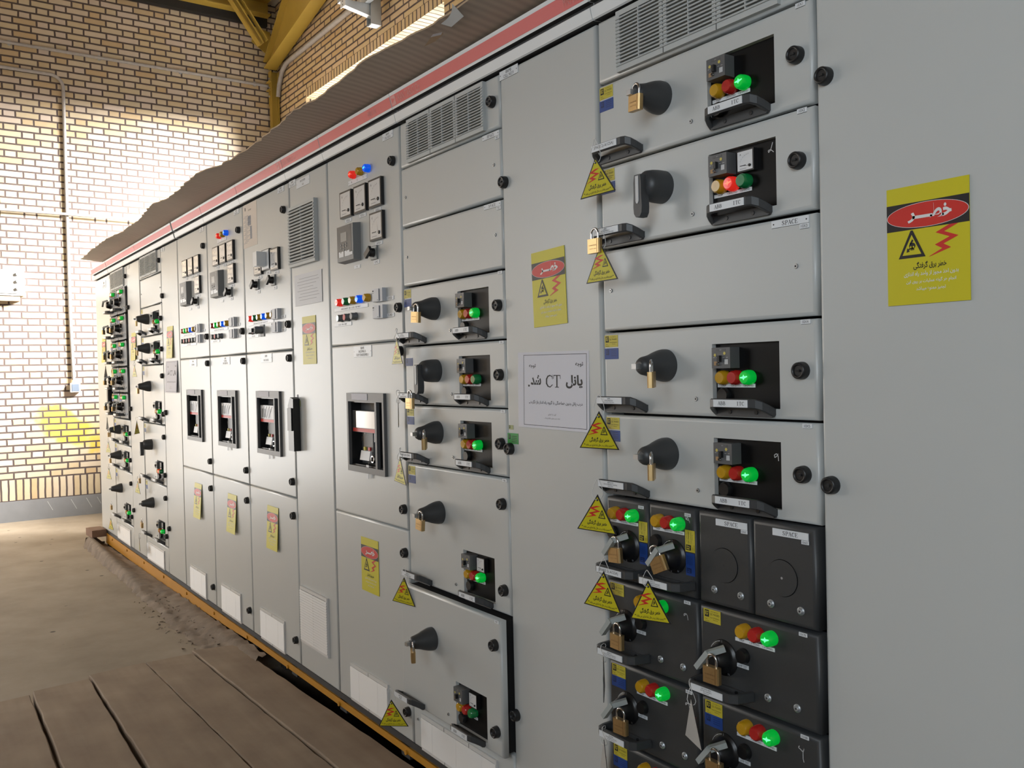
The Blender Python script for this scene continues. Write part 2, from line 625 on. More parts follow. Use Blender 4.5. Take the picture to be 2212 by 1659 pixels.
# ------------------------------------------------------------------ lettering helpers
AR = {'ا': 'FE8D FE8E', 'ب': 'FE8F FE90 FE91 FE92', 'پ': 'FB56 FB57 FB58 FB59', 'ت': 'FE95 FE96 FE97 FE98', 'ج': 'FE9D FE9E FE9F FEA0',
      'ح': 'FEA1 FEA2 FEA3 FEA4', 'خ': 'FEA5 FEA6 FEA7 FEA8', 'د': 'FEA9 FEAA', 'ذ': 'FEAB FEAC', 'ر': 'FEAD FEAE', 'ز': 'FEAF FEB0',
      'ش': 'FEB5 FEB6 FEB7 FEB8', 'ط': 'FEC1 FEC2 FEC3 FEC4', 'ع': 'FEC9 FECA FECB FECC', 'ف': 'FED1 FED2 FED3 FED4', 'ق': 'FED5 FED6 FED7 FED8',
      'گ': 'FB92 FB93 FB94 FB95', 'ل': 'FEDD FEDE FEDF FEE0', 'م': 'FEE1 FEE2 FEE3 FEE4', 'ن': 'FEE5 FEE6 FEE7 FEE8', 'ه': 'FEE9 FEEA FEEB FEEC',
      'و': 'FEED FEEE', 'ی': 'FEEF FEF0 FEF3 FEF4', 'ک': 'FED9 FEDA FEDB FEDC', 'س': 'FEB1 FEB2 FEB3 FEB4'}
AR = {k: [chr(int(x, 16)) for x in v.split()] for k, v in AR.items()}


def fa(s):
    """Persian letters joined and laid in left to right drawing order."""
    out = []
    for i, ch in enumerate(s):
        if ch not in AR:
            out.append(ch)
            continue
        f = AR[ch]
        prev = i > 0 and s[i - 1] in AR and len(AR[s[i - 1]]) == 4
        nxt = i + 1 < len(s) and s[i + 1] in AR and len(f) == 4
        out.append(f[3] if prev and nxt else f[1] if prev else f[2] if nxt else f[0])
    return ''.join(reversed(out))


SERIF = {   # stroke letters on a 0..1 box: ((x,y),(x,y),width) plus serif bars
    'A': [((.05, 0), (.5, 1), .07), ((.5, 1), (.93, 0), .17), ((.2, .33), (.78, .33), .07), ((-.08, 0), (.24, 0), .06), ((.7, 0), (1.1, 0), .06)],
    'B': [((.2, 0), (.2, 1), .17), ((.05, 1), (.6, 1), .07), ((.6, 1), (.8, .86), .13), ((.8, .86), (.8, .66), .16), ((.8, .66), (.6, .53), .12), ((.15, .53), (.62, .53), .06),
          ((.62, .53), (.9, .38), .13), ((.9, .38), (.9, .16), .17), ((.9, .16), (.65, 0), .12), ((.05, 0), (.66, 0), .07)],
    'C': [((.95, .72), (.9, .9), .07), ((.9, .9), (.62, 1), .08), ((.62, 1), (.32, .92), .11), ((.32, .92), (.12, .68), .16), ((.12, .68), (.12, .3), .18), ((.12, .3), (.34, .06), .15),
          ((.34, .06), (.64, 0), .09), ((.64, 0), (.96, .2), .08), ((.95, 1.03), (.95, .7), .06)],
    'E': [((.2, 0), (.2, 1), .17), ((.05, 1), (.9, 1), .07), ((.9, 1), (.9, .76), .07), ((.2, .53), (.66, .53), .06), ((.66, .66), (.66, .4), .06), ((.05, 0), (.92, 0), .07), ((.95, 0), (.98, .26), .07)],
    'I': [((.5, 0), (.5, 1), .18), ((.22, 0), (.78, 0), .06), ((.22, 1), (.78, 1), .06)],
    'P': [((.2, 0), (.2, 1), .17), ((.05, 1), (.62, 1), .07), ((.62, 1), (.88, .86), .13), ((.88, .86), (.88, .62), .17), ((.88, .62), (.6, .47), .12), ((.2, .47), (.6, .47), .06), ((.0, 0), (.45, 0), .06)],
    'S': [((.85, .72), (.8, .9), .07), ((.8, .9), (.5, 1), .08), ((.5, 1), (.22, .9), .12), ((.22, .9), (.17, .7), .16), ((.17, .7), (.5, .52), .15), ((.5, .52), (.84, .34), .16), ((.84, .34), (.82, .12), .16),
          ((.82, .12), (.5, 0), .1), ((.5, 0), (.2, .08), .08), ((.2, .08), (.13, .3), .07), ((.85, 1.02), (.87, .7), .06), ((.12, -.02), (.1, .3), .06)],
    'T': [((.5, 0), (.5, 1), .17), ((.05, 1), (.95, 1), .07), ((.06, 1), (.02, .74), .06), ((.94, 1), (.98, .74), .06), ((.25, 0), (.75, 0), .06)],
}


def serif(b, word, cx, cz, h, y, m, lw=0.78, gap=0.16):
    tot = len(word) * lw * h + (len(word) - 1) * gap * h
    x = cx - tot / 2
    for ch in word:
        for p, q, w in SERIF[ch]:
            px, pz, qx, qz = x + p[0] * lw * h, cz - h / 2 + p[1] * h, x + q[0] * lw * h, cz - h / 2 + q[1] * h
            d = Vector((qx - px, qz - pz))
            d.normalize()
            n = Vector((-d.y, d.x)) * w * h / 2
            e = d * 0.03 * h
            b.flat([(px - n.x - e.x, pz - n.y - e.y), (qx - n.x + e.x, qz - n.y + e.y), (qx + n.x + e.x, qz + n.y + e.y), (px + n.x - e.x, pz + n.y - e.y)][::1], y, m)
        x += (lw + gap) * h

# ------------------------------------------------------------------ small components (each drawn round its own origin)
def f_lamp(m, core=None, r=0.0148):
    def fn(b):
        b.lathe(0, 0, [(r, 0), (r, -.010), (r * .93, -.0115), (r * .93, -.018), (r * .74, -.0215)], m, 24)
        for k in range(12):
            a = k * math.pi / 6
            b.flat([(0, 0), (r * .7 * math.cos(a - .09), r * .7 * math.sin(a - .09)), (r * .7 * math.cos(a + .09), r * .7 * math.sin(a + .09))], -.0216, m)
        if core:
            b.flat([(-.0085, -.0012), (-.002, -.002), (0, -.0052), (.002, -.002), (.0095, .0012), (.0095, .003), (.002, .0025), (0, .006), (-.002, .002), (-.0085, .0006)], -.0219, core)
            b.ell(.002, .0005, .0035, .0022, -.0221, core, 12)
    return fn


LAMPS = {'y': ('indicator_lamp', LAY, None), 'r': ('indicator_lamp', LAR, None), 'g': ('indicator_lamp', LAG, None), 'b': ('indicator_lamp', LAB, None),
         'G': ('indicator_lamp', LGO, HOTG), 'R': ('indicator_lamp', LRO, HOTR), 'B': ('indicator_lamp', LBO, HOTB)}
LNAME = {'y': 'yellow lamp', 'r': 'red lamp', 'g': 'green lamp, unlit', 'b': 'blue lamp', 'G': 'green lamp, lit', 'R': 'red lamp, lit', 'B': 'blue lamp, lit'}


def lamp(parent, code, x, y, z):
    n, m, c = LAMPS[code]
    return part(parent, n, 'lamp' + code, f_lamp(m, c), (x, y, z), label=LNAME[code])


def f_knob(b):
    b.lathe(0, 0, [(.0165, 0), (.0165, -.006), (.0155, -.009), (.0155, -.014), (.0135, -.0165), (.011, -.0165), (.0095, -.0135)], KNOBM, 24)
    b.box(-.0045, .0045, -.0165, -.0135, -.0018, .0018, DARK)
    b.ell(0, 0, .0035, .0035, -.0142, SEAL, 12)


def knob(parent, x, z, y=0.0):
    return part(parent, 'lock_knob', 'knob', f_knob, (x, y, z))


def f_screw(b):
    b.lathe(0, 0, [(.0048, 0), (.0048, -.0015), (.004, -.0028)], STEEL, 12)
    b.ell(0, 0, .0022, .0022, -.003, SEAL, 6)


def screw(parent, x, z, y=0.0):
    return part(parent, 'screw', 'screw', f_screw, (x, y, z))


def f_bolt(b):
    b.lathe(0, 0, [(.008, 0), (.008, -.0015), (.0055, -.0016), (.0055, -.0035), (.004, -.005)], GALV, 16)
    b.ell(0, 0, .0022, .0022, -.0052, SEAL, 6)


def bolt(parent, x, z, y=0.0):
    return part(parent, 'bolt', 'bolt', f_bolt, (x, y, z))


def f_plate(w, h, lines=(), th=None, ser=None, screws=False, edge=True):
    """Engraved white label plate centred on its origin."""
    def fn(b):
        b.box(-w / 2, w / 2, -.0016, 0, -h / 2, h / 2, WHT)
        if edge:
            b.rect(-w / 2, w / 2, -h / 2 - .0006, -h / 2, -.0004, SEAL)
        n = len(lines)
        for i, t in enumerate(lines):
            zz = h * ((n - 1) / 2 - i) / max(n, 1) * .92
            hh = th or h * .62 / max(n, 1)
            if ser:
                for q in t.split('  '):
                    pass
            ww = min(w * (.78 if not screws else .66), len(t) * hh * .62)
            b.text(t, 0, zz, hh, -.0018, INK, w=ww)
        if ser:
            for t, ux, hh in ser:
                serif(b, t, ux, 0, hh, -.0018, INK)
        if screws:
            for sx in (-1, 1):
                b.ell(sx * (w / 2 - .005), 0, .0016, .0016, -.0018, SEAL, 8)
    return fn


def plate(parent, x, z, w, h, lines=(), y=0.0, th=None, ser=None, screws=False, name='label_plate'):
    return part(parent, name, ('plate', w, h, tuple(lines), th, tuple(ser or ()), screws), f_plate(w, h, lines, th, ser, screws), (x, y, z))


def logo(b, cx, cz, s, y, m, bgm):
    """The square lightning and letter mark of the quality stickers."""
    b.rect(cx - s * .5, cx + s * .5, cz - s * .62, cz + s * .62, y, m)
    b.flat([(cx - .33 * s, cz + .44 * s), (cx - .12 * s, cz + .44 * s), (cx - .12 * s, cz - .28 * s), (cx - .33 * s, cz - .28 * s)], y - .0002, bgm)
    b.flat([(cx, cz + .4 * s), (cx + .36 * s, cz + .4 * s), (cx + .36 * s, cz + .24 * s), (cx, cz + .24 * s)], y - .0002, bgm)
    b.flat([(cx + .12 * s, cz + .14 * s), (cx + .3 * s, cz + .02 * s), (cx + .12 * s, cz - .4 * s), (cx, cz - .34 * s)], y - .0002, bgm)


def f_stick_y(w=.046, h=.0275):
    def fn(b):
        b.box(-w / 2, w / 2, -.0008, 0, -h / 2, h / 2, STY)
        logo(b, -w * .30, h * .16, h * .42, -.001, INK, STY)
        b.text('Iran Tablo Co.', w * .16, h * .36, h * .08, -.001, INK, w=w * .42)
        b.text('QC PASSED', w * .16, h * .14, h * .17, -.001, INK, w=w * .55)
        b.text('Power & Distribution', w * .16, -h * .1, h * .09, -.001, INK, w=w * .55)
        b.text('Panel by', w * .2, -h * .26, h * .09, -.001, INK, w=w * .26)
        b.text('Date:', -w * .33, -h * .26, h * .08, -.001, INK, w=w * .14)
        b.text('Serial No.', -w * .27, -h * .41, h * .08, -.001, INK, w=w * .26)
    return fn


def f_stick_b(w=.048, h=.0255):
    def fn(b):
        b.box(-w / 2, w / 2, -.0008, 0, -h / 2, h / 2, STB)
        logo(b, -w * .28, h * .14, h * .42, -.001, STBD, STB)
        for i in range(4):
            b.rect(-w * .02, w * .38, h * (.3 - .17 * i), h * (.34 - .17 * i), -.001, STBD)
    return fn


def sticky(parent, x, z, y=0.0, rot=0.0):
    return part(parent, 'quality_sticker', 'sticky', f_stick_y(), (x, y, z), (0, rot, 0), label='yellow quality sticker')


def stickb(parent, x, z, y=0.0, rot=0.0):
    return part(parent, 'quality_sticker', 'stickb', f_stick_b(), (x, y, z), (0, rot, 0), label='blue sticker')


def f_bell(b):
    b.lathe(0, 0, [(.0355, 0), (.0355, -.010), (.0335, -.020), (.0295, -.033), (.0245, -.046), (.0215, -.058), (.0195, -.069), (.016, -.075), (.009, -.078)], CHAR, 36)
    b.box(-.0295, -.0275, -.034, -.030, -.004, .004, BLK)


def f_tab(b):
    b.box(-.0095, .0045, -.092, -.072, -.0065, .0045, STEEL)
    b.tube([(.002, -.070, -.002), (.016, -.052, -.002)], .0018, CHROME, 8)


def f_bell_open(b):
    b.lathe(0, 0, [(.0355, 0), (.0355, -.018), (.034, -.034), (.031, -.048), (.025, -.056), (.016, -.059)], CHAR, 36)
    b.tube([(-.026, -.05, .012), (-.012, -.066, .016)], .0022, STEEL, 8)


def f_lever(b):
    o = [(-.009, .020), (.009, .020), (.0115, .004), (.0115, -.022), (.013, -.048), (.0115, -.062), (.006, -.070), (-.006, -.070), (-.0115, -.062), (-.013, -.048), (-.0115, -.022), (-.0115, .004)]
    b.prism(o, -.074, -.052, CHAR)
    st = [(-.0045, .017), (.0045, .017), (.0045, -.036), (.0028, -.0405), (0, -.042), (-.0028, -.0405), (-.0045, -.036)]
    b.prism(st, -.0755, -.073, CBW)


def sweep(b, pts, hz, hn, m):
    """Flat strap along pts in the xy plane: 2*hz high, 2*hn thick."""
    P_ = [Vector(p) for p in pts]
    vs = []
    for i, p in enumerate(P_):
        t = P_[min(i + 1, len(P_) - 1)] - P_[max(i - 1, 0)]
        n = Vector((t.y, -t.x, 0)).normalized() * hn
        c = hz * .8
        for q, zz in ((n, -c), (n * .6, -hz), (-n * .6, -hz), (-n, -c), (-n, c), (-n * .6, hz), (n * .6, hz), (n, c)):
            vs.append(tuple(p + q + Vector((0, 0, zz))))
    fs = [tuple(range(8)), tuple(range(len(vs) - 1, len(vs) - 9, -1))]
    for i in range(len(P_) - 1):
        for k in range(8):
            j = (k + 1) % 8
            fs.append((i * 8 + k, i * 8 + j, (i + 1) * 8 + j, (i + 1) * 8 + k))
    b.add(vs, fs, m)


def f_grip(b):
    base = [(.006, 0), (.144, 0), (.150, .005), (.150, .018), (0, .018), (0, .006)]
    b.prism(base, -.007, 0, CHAR)
    sweep(b, [(.004, -.003, .010), (.007, -.014, .016), (.013, -.026, .023), (.021, -.034, .027), (.030, -.037, .0275), (.120, -.037, .0275), (.129, -.034, .027),
              (.137, -.026, .023), (.143, -.014, .016), (.146, -.003, .010)], .0092, .005, CHAR)
    for x in (.042, .108):
        b.lathe(x, .009, [(.0042, -.007), (.0042, -.0085)], BLK, 12)


def f_grip_flat(w):
    def fn(b):
        b.prism([(0, 0), (w, 0), (w, .013), (0, .013)], -.006, 0, CHAR)
        r = .014
        sweep(b, [(.006, -.002, .010), (.007, -.026, .010), (.010, -.038, .010), (.020, -.046, .010), (w - .022, -.046, .010), (w - .012, -.038, .010), (w - .006, -.012, .010), (w - .004, -.002, .010)],
              .0095, .0055, CHAR)
        b.add([(.010, -.042, .004), (w - .014, -.042, .004), (w - .008, -.004, .004), (.008, -.004, .004)], [(0, 1, 2, 3)], CHAR)
        b.lathe(w * .74, .010, [(.0035, -.010), (.0035, -.012)], BLK, 10)
    return fn


def grip(root, x, z, lines=(), ser=None, y=0.0, label=None):
    g = part(root, 'grip_handle', 'grip', f_grip, (x, y, z))
    plate(g, .074 + (.0 if ser else -.008), .0275, .086, .0145, lines, -.042, ser=ser, name='name_plate')
    return g


def f_mccb(b):
    b.box(0, .048, -.028, 0, 0, .042, CBG)
    b.box(-.0015, .0, -.024, 0, .001, .041, CBW)
    b.box(.012, .036, -.0285, -.028, .035, .039, CBF)
    b.text('XT1', .024, .037, .002, -.0287, CBW)
    for x, zz in ((.009, .027), (.034, .030)):
        b.ell(x, zz, .0034, .0034, -.0286, CBY, 6)
    b.box(.020, .026, -.036, -.028, .013, .026, BLK)
    b.rect(.006, .015, .006, .014, -.0286, CBO)
    b.rect(.034, .043, .008, .018, -.0286, CBW)
    b.lathe(.018, .009, [(.0036, -.028), (.0036, -.0315), (.0026, -.033)], CHROME, 12, BLK)
    for k in range(5):
        b.rect(.004 + .0085 * k, .009 + .0085 * k, .0215, .0222, -.0286, CBW)


def f_meter(w, mark='A', needle=0.6, plain=False):
    def fn(b):
        t = w * .065
        b.box(0, w, -.010, 0, 0, w, BLK)
        b.prism([(0, 0), (w, 0), (w, w), (0, w)], -.0125, -.010, BLK)
        b.rect(t, w - t, t, w - t, -.0128, DIAL)
        cx, cz = w * .70, w * .24
        pts = [(cx + math.cos(a) * w * .52, cz + math.sin(a) * w * .52) for a in [R(178 - 88 * i / 14) for i in range(15)]]
        for i in range(14):
            p, q = pts[i], pts[i + 1]
            b.flat([p, q, (q[0], q[1] + w * .008), (p[0], p[1] + w * .008)], -.0131, INKG)
        for i in range(0, 15, 2):
            p = pts[i]
            d = ((p[0] - cx) / (w * .52), (p[1] - cz) / (w * .52))
            b.flat([p, (p[0] + d[0] * w * .05, p[1] + d[1] * w * .05), (p[0] + d[0] * w * .05 + w * .01, p[1] + d[1] * w * .05), (p[0] + w * .01, p[1])], -.0131, INK)
        b.text(mark, w * .24, w * .80, w * .09, -.0131, INK)
        a = R(178 - 88 * needle)
        n = (math.cos(a), math.sin(a))
        b.flat([(cx - n[1] * w * .008, cz + n[0] * w * .008), (cx + n[1] * w * .008, cz - n[0] * w * .008), (cx + n[0] * w * .47, cz + n[1] * w * .47)], -.0133, INK)
        b.rect(w * .2, w * .55, w * .27, w * .30, -.0131, INK)
        b.rect(w * .2, w * .58, w * .13, w * .15, -.0131, INKG)
        b.lathe(w * .78, w * .24, [(w * .065, -.0128), (w * .065, -.0150), (w * .05, -.016)], BLK, 16)
    return fn


def f_relay(b):
    w, h, d = .142, .137, .030
    vs = [(-.0, 0, 0), (w, 0, 0), (w, 0, h), (0, 0, h), (.002, -d, .004), (w - .002, -d, .004), (w - .002, -d, h - .004), (.002, -d, h - .004)]
    b.add(vs, [(0, 1, 5, 4), (1, 2, 6, 5), (2, 3, 7, 6), (3, 0, 4, 7), (4, 5, 6, 7)], RELG)
    y = -d - .0006
    b.rect(.004, w - .016, .020, h - .006, y, RELD)
    b.rect(.036, .088, .075, .108, y - .0006, LCD)
    b.text('SEPAM', .115, .125, .004, y - .0006, LCD)
    for x, zz in ((.038, .064), (.062, .064), (.084, .066), (.040, .053), (.062, .055), (.082, .056), (.062, .044), (.036, .038), (.086, .040)):
        b.lathe(x, zz, [(.0035, y), (.0035, y - .0015)], LCD, 10)
    b.rect(.018, .060, .020, .040, y - .0006, WHT)
    b.rect(.068, .110, .020, .040, y - .0006, WHT)
    b.rect(.110, w - .006, .021, .032, y - .0008, WHT)


def f_selector(b):
    b.box(-.024, .024, -.006, 0, -.024, .024, RELG)
    b.rect(-.021, .021, -.021, .021, -.0064, TAB)
    b.lathe(0, 0, [(.016, -.006), (.015, -.020), (.013, -.022)], BLK, 20)
    b.bar((-.019, -.028, -.012), (.019, -.028, .012), .020, .010, BLK, (0, -1, 0))


def f_button(m):
    def fn(b):
        b.lathe(0, 0, [(.0145, 0), (.0145, -.004), (.013, -.006), (.013, -.020), (.0115, -.022)], LGRY, 20, m)
        b.ell(0, 0, .0105, .0105, -.0223, m, 16)
    return fn


def f_mcbw(b):
    b.box(0, .074, -.016, 0, 0, .046, MCB)
    b.box(.004, .052, -.019, -.016, .002, .044, MCB)
    b.rect(.005, .016, .036, .040, -.0192, INK)
    b.rect(.007, .014, .029, .032, -.0192, INKG)
    b.rect(.040, .049, .005, .0065, -.0192, INK)
    b.box(.053, .0545, -.018, -.016, .004, .042, INKG)


def f_acb(b):
    """Air circuit breaker face: flange round an opening with a recessed front."""
    w, h = .303, .287
    o = [(0, 0), (w, 0), (w, h), (0, h)]
    holes = [(.013, .232, .022, .256), (.246, .290, .022, .256)]
    y = -.012
    for x0, x1, z0, z1 in ((0, w, .256, h), (0, w, 0, .022), (0, .013, .022, .256), (.232, .246, .022, .256), (.290, w, .022, .256)):
        b.box(x0, x1, y, 0, z0, z1, CBF)
    b.box(.013, .016, 0, .045, .022, .256, BLK)
    b.box(.229, .249, 0, .045, .022, .256, BLK)
    b.box(.287, .290, 0, .045, .022, .256, BLK)
    b.box(.013, .290, 0, .045, .252, .256, BLK)
    b.box(.013, .290, 0, .045, .022, .026, BLK)
    b.rect(.013, .232, .022, .256, .040, CBG)
    b.rect(.246, .290, .022, .256, .030, BLK)
    b.box(.048, .178, -.0135, -.012, .262, .285, PAPER)


def f_acb_screen(lit):
    def fn(b):
        b.box(0, .190, .004, .038, .0, .078, CBG)
        b.rect(.002, .188, .016, .076, .0036, SCRN if not lit else CBW)  # bright variant has the glare reflected in the screen painted as white
        b.rect(.002, .188, .001, .014, .0036, SIGNRED)
        if lit:
            b.rect(.02, .07, .022, .062, .0030, CBF)
            b.rect(.075, .13, .022, .062, .0030, MCB)
            for i in range(4):
                b.bar((.02 + .03 * i, .003, .02), (.05 + .035 * i, .003, .072), .0012, .001, INKG, (0, 1, 0))
    return fn


def f_acb_body(b):
    b.box(.055, .135, .018, .040, .0, .085, CBG)
    b.rect(.058, .132, .004, .082, .0175, CBF)
    b.box(.066, .080, .012, .018, .018, .030, STY)
    b.box(.104, .118, .012, .018, .018, .030, SIGNRED)
    b.box(.030, .047, .022, .040, .048, .066, BLK)
    b.box(.140, .160, .020, .040, .050, .082, CBW)
    b.box(.146, .154, .0195, .020, .058, .074, BLK)
    b.ell(.070, .079, .004, .004, .017, CBW, 10)


def f_acb_lock(b):
    b.lathe(0, 0, [(.016, .040), (.016, .016), (.013, .010)], CHROME, 20)
    b.box(-.0015, .0015, .006, .010, -.008, .008, BLK)


def f_acb_cover(b):
    b.add([(0, .038, 0), (.085, .038, 0), (.085, .038, .040), (0, .038, .040), (.004, .006, .006), (.080, .006, .006), (.080, .012, .040), (.004, .012, .040)],
          [(0, 1, 5, 4), (1, 2, 6, 5), (2, 3, 7, 6), (3, 0, 4, 7), (4, 5, 6, 7)], CBW)


def f_acb_strip(b):
    b.lathe(.020, .205, [(.010, .030), (.010, .020), (.008, .016)], CHROME, 16, WHT)
    b.lathe(.022, .168, [(.012, .030), (.012, .018), (.009, .014)], CHROME, 16)
    b.box(.020, .024, .012, .014, .160, .176, BLK)
    for z0, z1 in ((.108, .142), (.066, .104)):
        b.box(.006, .040, .022, .030, z0, z1, CBG)
    b.box(.014, .034, .020, .030, .040, .060, CBW)
    b.box(.018, .030, .0195, .020, .043, .057, INKG)
    b.lathe(.024, .026, [(.008, .030), (.008, .024)], BLK, 14)
    b.lathe(.026, .006, [(.008, .030), (.008, .022), (.006, .020)], CHROME, 14)


def vent_grille(b, x0, x1, z0, z1, cols, rows, m, deep=True, y0=-.010, split=None):
    """Plastic louvre: frame, columns of slots, bars between them."""
    W_, H_ = x1 - x0, z1 - z0
    mg = .012
    b.box(x0, x1, 0.004, .010, z0, z1, SHADEV if deep else m)
    b.box(x0, x1, y0, .004, z0, z0 + mg, m)
    b.box(x0, x1, y0, .004, z1 - mg, z1, m)
    b.box(x0, x0 + mg, y0, .004, z0 + mg, z1 - mg, m)
    b.box(x1 - mg, x1, y0, .004, z0 + mg, z1 - mg, m)
    cw = W_ / cols
    for c in range(1, cols):
        xx = x0 + c * cw
        b.box(xx - .011, xx + .011, y0, .004, z0 + mg, z1 - mg, m)
        b.box(xx - .0008, xx + .0008, y0 - .0005, y0, z0, z1, SEAL)
    p = (H_ - 2 * mg) / rows
    for i in range(rows):
        zz = z0 + mg + i * p
        s = p * (.58 if deep else .80)
        b.add([(x0 + .001, y0 - .003, zz), (x1 - .001, y0 - .003, zz), (x1 - .001, .003, zz + p * .05), (x0 + .001, .003, zz + p * .05),
               (x0 + .001, y0 - .001, zz + s), (x1 - .001, y0 - .001, zz + s), (x1 - .001, .003, zz + s), (x0 + .001, .003, zz + s)],
              [(0, 1, 2, 3), (4, 5, 6, 7), (0, 1, 5, 4), (0, 3, 7, 4), (1, 2, 6, 5)], m)
    for c in range(cols):
        xx = x0 + (c + .5) * cw
        b.box(xx - .0012, xx + .0012, y0 - .002, .004, z0 + mg, z1 - mg, m)


# ------------------------------------------------------------------ pictograms, signs, tags, locks
def skull(b, cx, cz, s, y, dark, light):
    b.ell(cx + .05 * s, cz + .12 * s, .26 * s, .24 * s, y, dark, 18)
    b.rect(cx - .1 * s, cx + .2 * s, cz - .22 * s, cz + .05 * s, y, dark)
    for dx in (-.06, .15):
        b.ell(cx + dx * s, cz + .03 * s, .065 * s, .075 * s, y - .0002, light, 10)
    for k in range(3):
        b.rect(cx - .06 * s + .09 * k * s, cx - .045 * s + .09 * k * s, cz - .22 * s, cz - .1 * s, y - .0002, light)
    b.flat([(cx + .05 * s, cz + .62 * s), (cx + .16 * s, cz + .5 * s), (cx - .1 * s, cz + .2 * s), (cx - .16 * s, cz + .3 * s)], y, dark)
    b.flat([(cx - .42 * s, cz - .36 * s), (cx - .36 * s, cz - .02 * s), (cx - .28 * s, cz - .1 * s), (cx - .06 * s, cz + .02 * s), (cx - .04 * s, cz - .06 * s), (cx - .22 * s, cz - .2 * s), (cx - .16 * s, cz - .3 * s)], y, dark)


def tri_mark(b, cx, cz, w, h, y, light):
    b.flat([(cx - w / 2, cz - h / 2), (cx + w / 2, cz - h / 2), (cx + w * .04, cz + h / 2), (cx - w * .04, cz + h / 2)], y, SIGNBLK)
    k = .70
    b.flat([(cx - w / 2 * k, cz - h / 2 + h * .11), (cx + w / 2 * k, cz - h / 2 + h * .11), (cx, cz + h / 2 - h * .16)], y - .0003, light)
    skull(b, cx, cz - h * .12, w * .46, y - .0006, SIGNBLK, light)


BOLT = [(.62, 1.0), (1.0, 1.0), (.42, .80), (1.0, .47), (.36, .22), (.62, .0), (-.35, -.28), (.28, .0), (.0, .25), (.62, .50), (.12, .80)]


def lightning(b, x0, z0, w, h, y):
    """Zigzag arrow built of three slanting bars so that every face stays convex."""
    P_ = [(.86, 1.0), (.22, .74), (.86, .50), (.18, .24), (.52, .06), (-.28, -.22)]
    Q_ = [(x0 + p[0] * w, z0 + p[1] * h) for p in P_]
    t = w * .20
    for i in range(5):
        p, q = Q_[i], Q_[i + 1]
        e = t if i < 4 else t * .15
        b.flat([(p[0] - t, p[1]), (q[0] - e, q[1]), (q[0] + e, q[1]), (p[0] + t, p[1])], y, SIGNRED)


def f_sign(b):
    """Danger sign 140 x 195 mm, origin at its lower left corner."""
    w, h = .140, .195
    y = -.0012
    b.box(0, w, y, 0, 0, h, YEL)
    b.rect(0, w, .123, .167, y - .0003, SIGNBLK)
    b.ell(w / 2, .145, w * .497, .0205, y - .0005, SIGNWHT, 48)
    b.ell(w / 2, .145, w * .490, .0198, y - .0007, SIGNRED, 48)
    # the word for danger with a long middle stroke
    b.text(fa('خط'), .094, .149, .024, y - .0010, SIGNWHT, w=.036, bold=.035)
    b.text(fa('ر'), .044, .142, .017, y - .0010, SIGNWHT, w=.013, bold=.035)
    b.rect(.046, .080, .1395, .1445, y - .0010, SIGNWHT)
    tri_mark(b, .044, .099, .047, .045, y - .0004, YEL)
    lightning(b, .084, .084, .036, .039, y - .0004)
    b.text(fa('خطر برق گرفتگی'), w * .53, .0625, .013, y - .0004, SIGNBLK, w=.056, bold=.02)
    for i, (t, ww) in enumerate((('بدون اخذ مجوز از واحد راه اندازی', .092), ('انجام هر گونه عملیات بر روی این', .084), ('تجهیز ممنوع میباشد', .050))):
        b.text(fa(t), w * .54, .049 - i * .0125, .0085, y - .0004, SIGNWHT, w=ww, bold=.012)


def danger_sign(x, z, label, rot=(0, 0, 0), y=-.001):
    o = part(None, 'danger_sign', 'sign', f_sign, (x, y, z), rot)
    return tag(o, label, 'sign', 'yellow danger signs on the switchboard doors')


TW, TH = .104, .087


def f_tag(b):
    w, h = TW, TH
    tri = [(-w / 2, -h), (w / 2, -h), (0, 0)]
    b.prism(tri, -.0007, .0007, SIGNBLK)
    k = .94
    tri2 = [(-w / 2 * k + .001, -h + .0022), (w / 2 * k - .001, -h + .0022), (0, -.006)]
    b.flat(tri2, -.0009, YEL)
    b.add([(p[0], .0009, p[1]) for p in tri], [(0, 2, 1)], TAGBACK)
    y = -.0012
    b.ell(0, -.013, .0028, .0028, y, SIGNBLK, 12)
    lightning(b, -.022, -.051, .030, .024, y)
    tri_mark(b, .0135, -.045, .0195, .0195, y, YEL)
    b.text(fa('خطر برق گرفتگی'), .001, -.0665, .0125, y, SIGNBLK, w=.052, bold=.03)
    b.text('** ' + fa('تجهیز برقدار و در حال راه اندازی می باشد') + ' **', 0, -.0790, .0062, y, SIGNBLK, w=.080, bold=.015)


def warning_tag(x, y, z, yaw, roll, label, reach=.030, dx=.0, cond='near', tip=0.0):
    """Triangular tag, its apex at (x, y, z); the wire loop runs up to the handle it hangs on."""
    r = thing('warning_tag', label, 'warning tag', (x, y, z), (R(tip), R(roll), R(yaw)), 'triangular lockout warning tags')
    part(r, 'tag_plate', 'tag', f_tag)
    key = ('wire', round(reach, 3), round(dx, 3))

    def fn(b):
        pts = []
        for k in range(15):
            a = 2 * math.pi * k / 14
            pts.append((dx + .013 * math.sin(a) - dx * (1 - math.cos(a)) * .0, .006 * math.sin(2 * a), -.013 + (reach + .013) * (1 - math.cos(a)) / 2))
        b.tube(pts, .0008, WIRE, 6, False)
    part(r, 'tie_wire', key, fn)
    return r


